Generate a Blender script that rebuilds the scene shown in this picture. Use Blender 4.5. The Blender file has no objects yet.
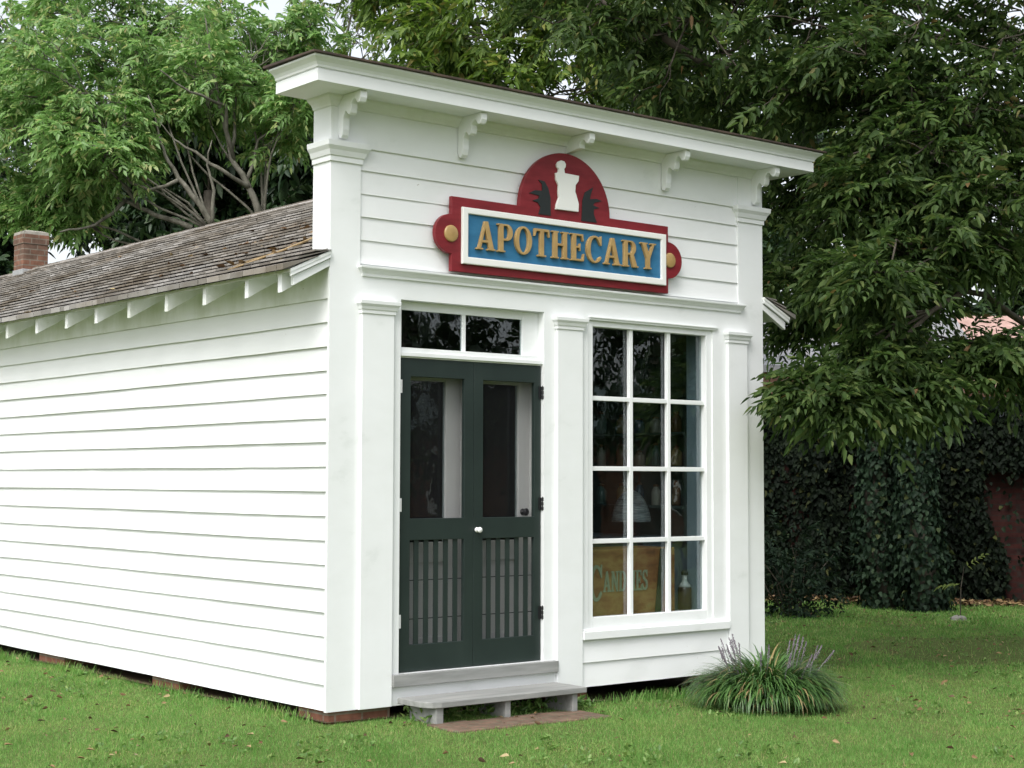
import bpy, math, random
import numpy as np
from mathutils import Vector, Matrix

random.seed(7)
rng = np.random.default_rng(7)
S = bpy.context.scene
COL = S.collection
R_ = math.radians

# ------------------------------------------------------------------ camera
FPX = 1614.77
CAM = np.array([-5.71057, -8.86932, 1.74147])
CR = np.array([0.77417429, -0.63296645, 0.00276435])
CU = np.array([-0.03962364, -0.04410363, 0.99824087])
CF = np.array([0.63173106, 0.77292195, 0.05922433])
cd = bpy.data.cameras.new('camera')
cam = bpy.data.objects.new('camera', cd)
COL.objects.link(cam)
M = Matrix(((CR[0], CU[0], -CF[0], CAM[0]), (CR[1], CU[1], -CF[1], CAM[1]), (CR[2], CU[2], -CF[2], CAM[2]), (0, 0, 0, 1)))
cam.matrix_world = M
cd.sensor_width = 36
cd.lens = FPX / 1024 * 36
cd.clip_end = 1000
cd.clip_start = 0.1
S.camera = cam


def at(px, py, d):
    """world point at a camera depth (used to place trees at their real distance)"""
    v = CF + CR * (px - 512) / FPX - CU * (py - 384) / FPX
    return CAM + v * d


def gz(x, y):
    """height of the lawn"""
    return 0.165 - 0.022 * np.clip(x, 0, 3.2) - 0.002 * np.clip(y, 0, 10) + 0.008 * np.sin(x * 1.3 + y * .7) + 0.006 * np.sin(y * 1.9 - x * .8)


# ------------------------------------------------------------------ materials
def mat(name, color, rough=.5, spec=.5, metal=0.0):
    m = bpy.data.materials.new(name)
    m.use_nodes = True
    b = m.node_tree.nodes['Principled BSDF']
    b.inputs['Base Color'].default_value = (*color, 1)
    b.inputs['Roughness'].default_value = rough
    b.inputs['Specular IOR Level'].default_value = spec
    b.inputs['Metallic'].default_value = metal
    return m


def N(m, t, **kw):
    n = m.node_tree.nodes.new(t)
    for k, v in kw.items():
        setattr(n, k, v)
    return n


def L(m, a, b):
    m.node_tree.links.new(a, b)


def ramp(m, fac, stops):
    r = N(m, 'ShaderNodeValToRGB')
    e = r.color_ramp.elements
    while len(e) < len(stops):
        e.new(.5)
    for i, (p, c) in enumerate(stops):
        e[i].position = p
        e[i].color = (*c, 1) if len(c) == 3 else c
    L(m, fac, r.inputs['Fac'])
    return r


def noise(m, scale, detail=4, rough=.6, vec=None, stretch=None):
    tc = N(m, 'ShaderNodeNewGeometry')
    src = tc.outputs['Position']
    if stretch:
        mp = N(m, 'ShaderNodeMapping')
        mp.inputs['Scale'].default_value = stretch
        L(m, src, mp.inputs['Vector'])
        src = mp.outputs['Vector']
    n = N(m, 'ShaderNodeTexNoise')
    n.inputs['Scale'].default_value = scale
    n.inputs['Detail'].default_value = detail
    n.inputs['Roughness'].default_value = rough
    L(m, src, n.inputs['Vector'])
    return n.outputs['Fac']


def bump(m, fac, strength=.2, dist=.01):
    b = N(m, 'ShaderNodeBump')
    b.inputs['Strength'].default_value = strength
    b.inputs['Distance'].default_value = dist
    L(m, fac, b.inputs['Height'])
    L(m, b.outputs['Normal'], m.node_tree.nodes['Principled BSDF'].inputs['Normal'])


def bsdf(m):
    return m.node_tree.nodes['Principled BSDF']


def mottled(name, stops, scale, rough=.6, spec=.4, stretch=None, bmp=None, detail=5):
    m = mat(name, stops[0][1], rough, spec)
    f = noise(m, scale, detail, .6, stretch=stretch)
    r = ramp(m, f, stops)
    L(m, r.outputs['Color'], bsdf(m).inputs['Base Color'])
    if bmp:
        bump(m, f, *bmp)
    return m


def island(name, stops, rough=.6, spec=.3, noise_mix=None):
    """colour varies from one separate piece (leaf, shingle, blade) to the next"""
    m = mat(name, stops[0][1], rough, spec)
    g = N(m, 'ShaderNodeNewGeometry')
    r = ramp(m, g.outputs['Random Per Island'], stops)
    L(m, r.outputs['Color'], bsdf(m).inputs['Base Color'])
    return m, r


def leaf_mat(name, stops, trans=.35, rough=.45, spec=.4):
    m, r = island(name, stops, rough, spec)
    t = N(m, 'ShaderNodeBsdfTranslucent')
    hs = N(m, 'ShaderNodeHueSaturation')
    hs.inputs['Value'].default_value = 1.5
    hs.inputs['Saturation'].default_value = 1.1
    L(m, r.outputs['Color'], hs.inputs['Color'])
    L(m, hs.outputs['Color'], t.inputs['Color'])
    mx = N(m, 'ShaderNodeMixShader')
    mx.inputs[0].default_value = trans
    L(m, bsdf(m).outputs[0], mx.inputs[1])
    L(m, t.outputs[0], mx.inputs[2])
    L(m, mx.outputs[0], m.node_tree.nodes['Material Output'].inputs['Surface'])
    return m


WHITE = mottled('white_paint', [(.22, (.64, .67, .65)), (.40, (.765, .785, .78)), (.6, (.79, .81, .81)), (.8, (.81, .825, .825))], 2.3, .5, .35, stretch=(1, 1, 1.6), bmp=(.05, .002))


def dirty_white(name, stain, lo, hi, scale=2.2, stretch=(1, 1, .5)):
    m = mat(name, (.8, .81, .79), .55, .3)
    f = noise(m, scale, 6, .65, stretch=stretch)
    r = ramp(m, f, [(lo, (.785, .80, .80)), (hi, stain)])
    sp = ramp(m, noise(m, 34, 2, .5), [(.775, (1, 1, 1)), (.80, (.55, .52, .47))])     # flaked and rust-marked specks
    mu = N(m, 'ShaderNodeMixRGB', blend_type='MULTIPLY')
    mu.inputs[0].default_value = 1
    L(m, r.outputs['Color'], mu.inputs[1])
    L(m, sp.outputs['Color'], mu.inputs[2])
    L(m, mu.outputs[0], bsdf(m).inputs['Base Color'])
    return m


SIDING = dirty_white('white_siding_paint', (.70, .72, .70), .5, .85, 1.3, (1, .25, 2.5))
# faint wood grain on the boards
bump(SIDING, noise(SIDING, 9, 4, .6, stretch=(2, .25, 6)), .12, .004)
MILDEW = dirty_white('mildewed_white_paint', (.56, .59, .49), .42, .75, 2.6, (1, 1, .35))
SOFFIT = dirty_white('soffit_paint', (.66, .68, .60), .45, .8, 2.0)
GREEN = mottled('dark_green_paint', [(.3, (.0145, .0235, .0215)), (.55, (.018, .029, .026)), (.75, (.024, .036, .032))], 3, .42, .4, bmp=(.04, .002))
GREYBOARD = mottled('grey_deck_paint', [(.3, (.20, .205, .195)), (.55, (.27, .275, .265)), (.75, (.33, .33, .31))], 6, .7, .25, stretch=(.35, 3, 3), bmp=(.25, .004))
INNERDOOR = mottled('grey_door_paint', [(.3, (.60, .61, .60)), (.7, (.68, .69, .68))], 3, .5)
DARKMETAL = mat('black_iron', (.012, .012, .014), .4, .5)
WHITEMETAL = mat('white_iron', (.8, .8, .8), .35, .5)
RED = mottled('sign_red', [(.3, (.14, .009, .013)), (.5, (.19, .012, .018)), (.75, (.235, .02, .028))], 9, .5, stretch=(.5, 1, 2), bmp=(.08, .002))
BLUE = mottled('sign_blue', [(.3, (.018, .11, .22)), (.5, (.024, .14, .27)), (.75, (.036, .17, .32))], 9, .5, stretch=(.5, 1, 2), bmp=(.08, .002))
GOLD = mottled('sign_gold', [(.3, (.34, .215, .08)), (.7, (.45, .30, .12))], 14, .4, .5)
SIGNWHITE = mat('sign_white', (.8, .8, .77), .45)
PALM = mat('sign_dark_green', (.012, .016, .016), .5)
TIN = mottled('brown_roof_edge', [(.3, (.03, .022, .018)), (.55, (.06, .04, .03)), (.8, (.11, .07, .05))], 7, .7)
DARKWOOD = mottled('dark_interior_wood', [(.3, (.045, .028, .018)), (.7, (.09, .055, .035))], 3, .6, stretch=(4, 4, .5))
BLUEGREY = mottled('blue_grey_paint', [(.3, (.22, .28, .32)), (.7, (.29, .35, .39))], 3, .6)
SHELFGREEN = mottled('shelf_green_paint', [(.3, (.07, .10, .09)), (.7, (.11, .145, .13))], 4, .6)
CRATEWOOD = mottled('orange_crate_wood', [(.25, (.20, .075, .03)), (.45, (.40, .17, .06)), (.6, (.50, .28, .10)), (.8, (.42, .30, .13))], 5, .6, stretch=(1, 1, 2))
STENCIL = mat('crate_lettering', (.40, .42, .27), .6)
CRATESTRAP = mat('crate_strap', (.06, .07, .03), .6)


def brick_mat(name, c1, c2, mortar, scale=1.0, axis='XZ'):
    m = mat(name, c1, .85, .15)
    tc = N(m, 'ShaderNodeNewGeometry')
    sp = N(m, 'ShaderNodeSeparateXYZ')
    L(m, tc.outputs['Position'], sp.inputs[0])
    add = N(m, 'ShaderNodeMath', operation='ADD')
    L(m, sp.outputs['X'], add.inputs[0])
    L(m, sp.outputs['Y'], add.inputs[1])
    cb = N(m, 'ShaderNodeCombineXYZ')
    if axis == 'XZ':
        L(m, add.outputs[0], cb.inputs[0])
        L(m, sp.outputs['Z'], cb.inputs[1])
    else:
        L(m, sp.outputs['X'], cb.inputs[0])
        L(m, sp.outputs['Y'], cb.inputs[1])
    b = N(m, 'ShaderNodeTexBrick')
    b.inputs['Scale'].default_value = scale
    b.inputs['Brick Width'].default_value = .21
    b.inputs['Row Height'].default_value = .075
    b.inputs['Mortar Size'].default_value = .008
    b.inputs['Color1'].default_value = (*c1, 1)
    b.inputs['Color2'].default_value = (*c2, 1)
    b.inputs['Mortar'].default_value = (*mortar, 1)
    L(m, cb.outputs[0], b.inputs['Vector'])
    f = noise(m, 12, 5)
    mx = N(m, 'ShaderNodeMixRGB', blend_type='MULTIPLY')
    mx.inputs[0].default_value = .75
    rr = ramp(m, f, [(.3, (.45, .45, .42)), (.7, (1.25, 1.2, 1.15))])
    L(m, b.outputs['Color'], mx.inputs[1])
    L(m, rr.outputs['Color'], mx.inputs[2])
    L(m, mx.outputs[0], bsdf(m).inputs['Base Color'])
    bump(m, b.outputs['Fac'], -.4, .008)
    return m


BRICK = brick_mat('old_red_brick', (.21, .095, .06), (.15, .07, .05), (.17, .145, .115))
CHIMBRICK = brick_mat('chimney_brick', (.22, .11, .075), (.13, .085, .065), (.20, .17, .14), scale=1.15)
PADBRICK = brick_mat('worn_brick_paving', (.185, .12, .09), (.15, .105, .08), (.13, .12, .085), axis='XY')
REDBRICK = brick_mat('dark_red_brick', (.050, .016, .014), (.036, .013, .012), (.03, .02, .018))
PINKBRICK = brick_mat('pink_brick', (.38, .21, .17), (.33, .18, .15), (.40, .33, .29))
LEAD = mottled('lead_flashing', [(.3, (.22, .23, .23)), (.7, (.36, .37, .37))], 8, .5)
MORTAR = mottled('weathered_mortar_cap', [(.3, (.20, .19, .16)), (.7, (.36, .34, .30))], 9, .9, .1)
METALROOF = mottled('grey_metal_roof', [(.3, (.15, .16, .17)), (.6, (.24, .24, .245)), (.8, (.30, .24, .21))], 3, .45)
TILEROOF = mottled('faded_tile_roof', [(.3, (.30, .19, .16)), (.7, (.45, .30, .26))], 6, .8)
BARK_PALE = mottled('pale_grey_bark', [(.3, (.065, .062, .048)), (.5, (.13, .124, .10)), (.75, (.22, .21, .175))], 11, .9, .1, stretch=(1, 1, .5), bmp=(.4, .02))
BARK_DARK = mottled('dark_bark', [(.3, (.045, .04, .032)), (.7, (.12, .105, .085))], 10, .9, .1, stretch=(1, 1, .3), bmp=(.5, .02))
STONE = mottled('pale_stone', [(.3, (.14, .135, .12)), (.7, (.26, .25, .22))], 12, .9)

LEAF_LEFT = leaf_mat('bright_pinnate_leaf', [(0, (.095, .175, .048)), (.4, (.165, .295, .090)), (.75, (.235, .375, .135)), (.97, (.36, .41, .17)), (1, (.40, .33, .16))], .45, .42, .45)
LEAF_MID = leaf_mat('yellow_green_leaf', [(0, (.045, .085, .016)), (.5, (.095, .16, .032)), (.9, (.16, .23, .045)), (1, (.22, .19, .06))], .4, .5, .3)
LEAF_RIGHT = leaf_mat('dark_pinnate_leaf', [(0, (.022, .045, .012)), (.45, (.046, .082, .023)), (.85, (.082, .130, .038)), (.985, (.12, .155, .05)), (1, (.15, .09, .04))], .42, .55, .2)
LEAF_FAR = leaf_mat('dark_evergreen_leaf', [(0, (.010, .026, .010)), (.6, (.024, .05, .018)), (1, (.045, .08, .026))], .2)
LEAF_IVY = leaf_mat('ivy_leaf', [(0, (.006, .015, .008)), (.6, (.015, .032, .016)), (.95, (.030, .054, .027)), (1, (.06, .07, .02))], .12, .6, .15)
LEAF_IVYWALL = leaf_mat('shade_darkened_ivy_leaf', [(0, (.003, .006, .003)), (.6, (.006, .011, .006)), (.96, (.013, .021, .010)), (1, (.05, .055, .016))], .12, .65, .1)  # darker copy of the ivy leaf, deep shade at the wall put into its colour
LILY = leaf_mat('lilyturf_blade', [(0, (.032, .082, .020)), (.5, (.064, .145, .036)), (.9, (.11, .21, .055)), (.95, (.25, .19, .08)), (1, (.30, .22, .12))], .2, .38, .5)
SPIKE = island('lilyturf_flower', [(0, (.10, .085, .105)), (1, (.22, .19, .22))])[0]
GRASSM = leaf_mat('grass_blade', [(0, (.085, .195, .040)), (.45, (.138, .300, .068)), (.85, (.205, .375, .100)), (.93, (.32, .36, .14)), (1, (.42, .37, .20))], .35, .6, .2)
# drier, yellower patches across the lawn
_gm = GRASSM.node_tree
_gr = [q for q in _gm.nodes if q.type == 'VALTORGB'][0]
_gx = N(GRASSM, 'ShaderNodeMixRGB', blend_type='MULTIPLY')
_gx.inputs[0].default_value = 1
_gp = ramp(GRASSM, noise(GRASSM, 1.6, 6, .7), [(.33, (.66, .76, .62)), (.5, (1, 1, 1)), (.68, (1.25, 1.04, 1.1))])
_old = [(l.to_socket) for l in _gm.links if l.from_node == _gr]
L(GRASSM, _gr.outputs['Color'], _gx.inputs[1])
L(GRASSM, _gp.outputs['Color'], _gx.inputs[2])
for _s in _old:
    L(GRASSM, _gx.outputs[0], _s)
WEEDM = leaf_mat('weed_leaf', [(0, (.075, .145, .034)), (.7, (.125, .235, .055)), (1, (.20, .28, .08))], .3)
FALLEN = island('fallen_leaf', [(0, (.06, .035, .018)), (.4, (.13, .075, .035)), (.75, (.22, .145, .065)), (1, (.32, .26, .13))])[0]
SEEDL = leaf_mat('pale_seedling_leaf', [(0, (.16, .22, .07)), (1, (.26, .30, .11))], .4)
TWIG = mottled('dry_twig', [(.3, (.22, .15, .07)), (.7, (.36, .27, .15))], 20, .8)

# shingles: each piece its own weathered tone, drifting to brown at the front end of the roof
SHINGLE, _r = island('weathered_shingle', [(0, (.185, .178, .168)), (.4, (.245, .238, .226)), (.8, (.30, .292, .28)), (1, (.38, .37, .36))], .85, .15)
_f = noise(SHINGLE, .9, 5, .65)
_r2 = ramp(SHINGLE, _f, [(.38, (.55, .48, .39)), (.62, (1.0, .985, .965))])
_m = N(SHINGLE, 'ShaderNodeMixRGB', blend_type='MULTIPLY')
_m.inputs[0].default_value = 1
L(SHINGLE, _r.outputs['Color'], _m.inputs[1])
L(SHINGLE, _r2.outputs['Color'], _m.inputs[2])
L(SHINGLE, _m.outputs[0], bsdf(SHINGLE).inputs['Base Color'])

# glass: clear and mirror-like by the fresnel of two faces
GLASS = bpy.data.materials.new('window_glass')
GLASS.use_nodes = True
_n = GLASS.node_tree
_n.nodes.remove(_n.nodes['Principled BSDF'])
_t = N(GLASS, 'ShaderNodeBsdfTransparent')
_t.inputs[0].default_value = (.78, .83, .83, 1)
_g = N(GLASS, 'ShaderNodeBsdfGlossy')
_g.inputs['Roughness'].default_value = .0
_g.inputs['Color'].default_value = (.95, .97, 1, 1)
_tc = N(GLASS, 'ShaderNodeNewGeometry')
_dt = N(GLASS, 'ShaderNodeVectorMath', operation='DOT_PRODUCT')
L(GLASS, _tc.outputs['Incoming'], _dt.inputs[0])
L(GLASS, _tc.outputs['Normal'], _dt.inputs[1])
_ab = N(GLASS, 'ShaderNodeMath', operation='ABSOLUTE')
L(GLASS, _dt.outputs['Value'], _ab.inputs[0])
_om = N(GLASS, 'ShaderNodeMath', operation='SUBTRACT')
_om.inputs[0].default_value = 1
L(GLASS, _ab.outputs[0], _om.inputs[1])
_pw = N(GLASS, 'ShaderNodeMath', operation='POWER')
_pw.inputs[1].default_value = 5
L(GLASS, _om.outputs[0], _pw.inputs[0])
_fr = N(GLASS, 'ShaderNodeMapRange')      # schlick, two faces of one pane
_fr.inputs['To Min'].default_value = .08
_fr.inputs['To Max'].default_value = 1
L(GLASS, _pw.outputs[0], _fr.inputs['Value'])
_nz = N(GLASS, 'ShaderNodeTexNoise')
_nz.inputs['Scale'].default_value = 5
L(GLASS, _tc.outputs['Position'], _nz.inputs['Vector'])
_bp = N(GLASS, 'ShaderNodeBump')
_bp.inputs['Strength'].default_value = .05
_bp.inputs['Distance'].default_value = .02
L(GLASS, _nz.outputs['Fac'], _bp.inputs['Height'])
L(GLASS, _bp.outputs['Normal'], _g.inputs['Normal'])
_mx = N(GLASS, 'ShaderNodeMixShader')
L(GLASS, _fr.outputs[0], _mx.inputs[0])
L(GLASS, _t.outputs[0], _mx.inputs[1])
L(GLASS, _g.outputs[0], _mx.inputs[2])
L(GLASS, _mx.outputs[0], _n.nodes['Material Output'].inputs['Surface'])

# insect screen: a fine dark mesh, part see-through
SCREEN = mat('insect_screen', (.02, .021, .022), .7, .1)
_t2 = N(SCREEN, 'ShaderNodeBsdfTransparent')
_mx2 = N(SCREEN, 'ShaderNodeMixShader')
_mx2.inputs[0].default_value = .2
L(SCREEN, _t2.outputs[0], _mx2.inputs[1])
L(SCREEN, bsdf(SCREEN).outputs[0], _mx2.inputs[2])
L(SCREEN, _mx2.outputs[0], SCREEN.node_tree.nodes['Material Output'].inputs['Surface'])

# ground: soil and short turf
GROUND = mat('turf_ground', (.06, .09, .03), .95, .05)
_f1 = noise(GROUND, .55, 5, .6)
_f2 = noise(GROUND, 26, 6, .7)
_ra = ramp(GROUND, _f2, [(.3, (.05, .075, .02)), (.55, (.10, .13, .040)), (.75, (.17, .15, .075))])
_rb = ramp(GROUND, _f1, [(.56, (0, 0, 0)), (.70, (1, 1, 1))])
_mxg = N(GROUND, 'ShaderNodeMixRGB')
_rd = ramp(GROUND, _f2, [(.3, (.07, .048, .028)), (.7, (.15, .11, .065))])
_md = N(GROUND, 'ShaderNodeMath', operation='MULTIPLY')
_md.inputs[1].default_value = .45
L(GROUND, _rb.outputs['Color'], _md.inputs[0])
L(GROUND, _md.outputs[0], _mxg.inputs[0])
L(GROUND, _ra.outputs['Color'], _mxg.inputs[1])
L(GROUND, _rd.outputs['Color'], _mxg.inputs[2])
L(GROUND, _mxg.outputs[0], bsdf(GROUND).inputs['Base Color'])
SOIL = mottled('bare_soil', [(.3, (.06, .045, .03)), (.55, (.10, .075, .05)), (.75, (.15, .115, .075))], 14, .95, .05, bmp=(.5, .02))


# ------------------------------------------------------------------ object helpers
def tag(o, label=None, cat=None, group=None, kind=None):
    if label:
        o['label'] = label
    if cat:
        o['category'] = cat
    if group:
        o['group'] = group
    if kind:
        o['kind'] = kind
    return o


def empty(name, loc, label, cat, group=None):
    o = bpy.data.objects.new(name, None)
    COL.objects.link(o)
    o.location = loc
    o.empty_display_size = .2
    return tag(o, label, cat, group)


def origin(parent):
    v = Vector((0, 0, 0))
    while parent:
        v += parent.location
        parent = parent.parent
    return v


def link(name, me, m, parent=None, bevel=0, smooth=False):
    o = bpy.data.objects.new(name, me)
    COL.objects.link(o)
    if m and not me.materials:
        me.materials.append(m)
    if parent:
        ov = origin(parent)
        me.transform(Matrix.Translation(-ov))
        o.parent = parent
    if bevel:
        b = o.modifiers.new('bevel', 'BEVEL')
        b.width = bevel
        b.segments = 2
        b.limit_method = 'ANGLE'
        b.angle_limit = R_(40)
    if smooth:
        me.polygons.foreach_set('use_smooth', [True] * len(me.polygons))
    return o


class MB:
    def __init__(s):
        s.v = []
        s.f = []

    def add(s, vs, fs):
        b = len(s.v)
        s.v += [tuple(map(float, v)) for v in vs]
        s.f += [tuple(b + i for i in f) for f in fs]
        return s

    def box(s, x0, x1, y0, y1, z0, z1):
        return s.add([(x0, y0, z0), (x1, y0, z0), (x1, y1, z0), (x0, y1, z0), (x0, y0, z1), (x1, y0, z1), (x1, y1, z1), (x0, y1, z1)],
                     [(0, 3, 2, 1), (4, 5, 6, 7), (0, 1, 5, 4), (1, 2, 6, 5), (2, 3, 7, 6), (3, 0, 4, 7)])

    def stack(s, x0, x1, y0, y1, levels, left=1, right=1, front=1, back=0):
        vs, fs = [], []
        for z, e in levels:
            a, b, c, d = x0 - e * left, x1 + e * right, y0 - e * front, y1 + e * back
            vs += [(a, c, z), (b, c, z), (b, d, z), (a, d, z)]
        n = len(levels)
        fs.append((0, 3, 2, 1))
        for i in range(n - 1):
            for k in range(4):
                p, q = i * 4 + k, i * 4 + (k + 1) % 4
                fs.append((p, q, q + 4, p + 4))
        t = (n - 1) * 4
        fs.append((t, t + 1, t + 2, t + 3))
        return s.add(vs, fs)

    def prism(s, poly, axis, a, b):
        """poly 2D: axis 'y' -> (x,z), 'x' -> (y,z), 'z' -> (x,y)"""
        def p3(u, v, w):
            return {'y': (u, w, v), 'x': (w, u, v), 'z': (u, v, w)}[axis]
        n = len(poly)
        vs = [p3(u, v, a) for u, v in poly] + [p3(u, v, b) for u, v in poly]
        fs = [tuple(range(n)), tuple(range(2 * n - 1, n - 1, -1))]
        for i in range(n):
            j = (i + 1) % n
            fs.append((i, i + n, j + n, j))
        return s.add(vs, fs)

    def tube(s, pts, radii, n=8, caps=True):
        pts = [np.array(p, float) for p in pts]
        if not hasattr(radii, '__len__'):
            radii = [radii] * len(pts)
        vs, fs = [], []
        u = None
        for i, p in enumerate(pts):
            t = pts[min(i + 1, len(pts) - 1)] - pts[max(i - 1, 0)]
            t = t / (np.linalg.norm(t) + 1e-9)
            if u is None:
                r = np.array([0, 0, 1.]) if abs(t[2]) < .9 else np.array([1., 0, 0])
                u = np.cross(t, r)
            u = u - t * (u @ t)
            u /= np.linalg.norm(u) + 1e-9
            w = np.cross(t, u)
            for k in range(n):
                a = 2 * math.pi * k / n
                vs.append(p + radii[i] * (u * math.cos(a) + w * math.sin(a)))
        for i in range(len(pts) - 1):
            for k in range(n):
                a, b = i * n + k, i * n + (k + 1) % n
                fs.append((a, b, b + n, a + n))
        if caps:
            fs.append(tuple(range(n - 1, -1, -1)))
            e = (len(pts) - 1) * n
            fs.append(tuple(range(e, e + n)))
        return s.add(vs, fs)

    def lathe(s, c, prof, n=20):
        c = np.array(c, float)
        vs, fs = [], []
        for r, z in prof:
            for k in range(n):
                a = 2 * math.pi * k / n
                vs.append(c + (r * math.cos(a), r * math.sin(a), z))
        for i in range(len(prof) - 1):
            for k in range(n):
                a, b = i * n + k, i * n + (k + 1) % n
                fs.append((a, b, b + n, a + n))
        fs.append(tuple(range(n - 1, -1, -1)))
        e = (len(prof) - 1) * n
        fs.append(tuple(range(e, e + n)))
        return s.add(vs, fs)

    def build(s, name, m, parent=None, bevel=0, smooth=False):
        me = bpy.data.meshes.new(name)
        me.from_pydata(s.v, [], s.f)
        me.update()
        return link(name, me, m, parent, bevel, smooth)


def plate(name, loops, y0, y1, m, parent, bevel=0, thin=0):
    """flat board in the x-z plane, loops of (x,z), first outline then holes, from y0 to y1"""
    cu = bpy.data.curves.new('outline', 'CURVE')
    cu.dimensions = '2D'
    cu.fill_mode = 'BOTH'
    cu.extrude = abs(y1 - y0) / 2 - bevel
    cu.bevel_depth = bevel
    cu.offset = -bevel - thin
    cu.bevel_resolution = 1
    for lp in loops:
        sp = cu.splines.new('POLY')
        sp.points.add(len(lp) - 1)
        for i, (a, b) in enumerate(lp):
            sp.points[i].co = (a, b, 0, 1)
        sp.use_cyclic_u = True
    t = bpy.data.objects.new('outline', cu)
    COL.objects.link(t)
    me = bpy.data.meshes.new_from_object(t.evaluated_get(bpy.context.evaluated_depsgraph_get()))
    bpy.data.objects.remove(t)
    bpy.data.curves.remove(cu)
    me.name = name
    yc = (y0 + y1) / 2
    me.transform(Matrix(((1, 0, 0, 0), (0, 0, -1, yc), (0, 1, 0, 0), (0, 0, 0, 1))))
    me.materials.clear()
    me.polygons.foreach_set('use_smooth', [False] * len(me.polygons))
    return link(name, me, m, parent)


def quadmesh(name, V, Q, m, parent=None):
    """fast mesh of many quads: V (n,3), Q (k,4)"""
    me = bpy.data.meshes.new(name)
    V = np.asarray(V, np.float32)
    Q = np.asarray(Q, np.int32)
    me.vertices.add(len(V))
    me.vertices.foreach_set('co', V.ravel())
    me.loops.add(Q.size)
    me.loops.foreach_set('vertex_index', Q.ravel())
    me.polygons.add(len(Q))
    me.polygons.foreach_set('loop_start', np.arange(0, Q.size, 4, dtype=np.int32))
    me.polygons.foreach_set('loop_total', np.full(len(Q), 4, np.int32))
    me.update(calc_edges=True)
    return link(name, me, m, parent)


def rect(x0, x1, z0, z1):
    return [(x0, z0), (x1, z0), (x1, z1), (x0, z1)]


# ================================================================== THE SHOP
W = 4.18
YB = 12.6
B = empty('shop_building', (2.09, 6, .15), 'small white clapboard shop with bracketed false front, green screen doors and shingle roof', 'shop')


def clapboards(mb, u0, u1, zs, ztop, seg, place, lip=.015, jit=.0018):
    """zs: bottoms of the courses; place(u, depth, z) -> point, depth outward"""
    zz = list(zs) + [ztop]
    us = np.linspace(u0, u1, seg + 1)
    for i in range(len(zs)):
        ph = random.uniform(0, 9)
        wob = [jit * math.sin(u * 1.7 + ph) + jit * random.uniform(-.5, .5) for u in us]
        d = [lip + .0025 * math.sin(u * 1.1 + ph * 2) for u in us]
        zt = zz[i + 1] + .012
        vs, fs = [], []
        for u, w, q in zip(us, wob, d):
            vs += [place(u, 0.0005, zz[i] + w + .004), place(u, q, zz[i] + w), place(u, q - .001, zz[i] + w + .004), place(u, .002, zt)]
        joints = set(random.sample(range(2, seg - 1), max(1, seg // 16))) if seg > 6 else set()
        for k in range(seg):
            a, b = k * 4, k * 4 + 4
            if k in joints:      # the next board starts here: a hairline gap and a slightly different lip
                vs[b + 1] = place(us[k + 1], d[k + 1] - .004, zz[i] + wob[k + 1])
                vs[b + 2] = place(us[k + 1], d[k + 1] - .005, zz[i] + wob[k + 1] + .004)
            for j in range(3):
                fs.append((a + j, b + j, b + j + 1, a + j + 1))
        fs.append((0, 1, 2, 3))
        e = seg * 4
        fs.append((e + 3, e + 2, e + 1, e))
        mb.add(vs, fs)


# --- side walls
side_z = [.25, .418, .572, .725, .88, 1.035, 1.186, 1.344, 1.502, 1.662, 1.823, 1.984, 2.140, 2.297, 2.453, 2.610, 2.768]
w = MB().box(.030, .12, .101, YB, .27, 3.26)
w.build('side_wall', SIDING, B)
mb = MB()
clapboards(mb, .026, YB, side_z, 2.925, 60, lambda u, d, z: (.030 - d, u, z), .024)
mb.build('side_siding', SIDING, B)
MB().box(.010, .0295, .0245, YB, 2.925, 3.25).build('eave_frieze', MILDEW, B)
mb = MB().box(W - .12, W - .022, .055, YB, .27, 3.26)
clapboards(mb, .05, YB, side_z, 2.925, 20, lambda u, d, z: (W - .022 + d, u, z))
mb.box(W - .03, W - .006, .05, YB, 2.925, 3.25)
mb.build('side_wall', SIDING, B)
mb = MB().box(.12, W - .12, YB - .1, YB - .001, .27, 3.2)
mb.prism([(.1, 3.2), (W - .1, 3.2), (W / 2, 4.22)], 'y', YB - .1, YB - .002)
mb.build('rear_wall', SIDING, B)
MB().box(.12, W - .12, .101, YB - .1, .262, .45).build('floor', DARKWOOD, B)
mb = MB().box(.13, W - .13, .22, YB - .11, 2.98, 3.02)
mb.build('ceiling', DARKWOOD, B)
mb = MB().box(.12, .14, .22, 5, .45, 2.98).box(W - .14, W - .12, .105, 5, .45, 2.98).box(.14, W - .14, 4.95, 5, .45, 2.98)
mb.build('interior_lining', DARKWOOD, B)

# --- front wall with its openings
DX0, DX1, DZ0, DZ1 = .57, 1.838, .449, 2.955
WX0, WX1, WZ0, WZ1 = 2.265, 3.59, .640, 2.925
plate('front_wall', [[(0, .243), (W, .243), (W, 4.258), (3.892, 4.258), (3.892, 3.12), (.236, 3.12), (.236, 4.258), (0, 4.258)], rect(DX0, DX1, DZ0, DZ1), rect(WX0, WX1, WZ0, WZ1)], 0, .024, WHITE, B)
plate('wall_frame', [rect(.031, W - .031, .265, 3.12), rect(DX0, DX1, DZ0, DZ1), rect(WX0, WX1, WZ0, WZ1)], .0245, .1, WHITE, B)
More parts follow.
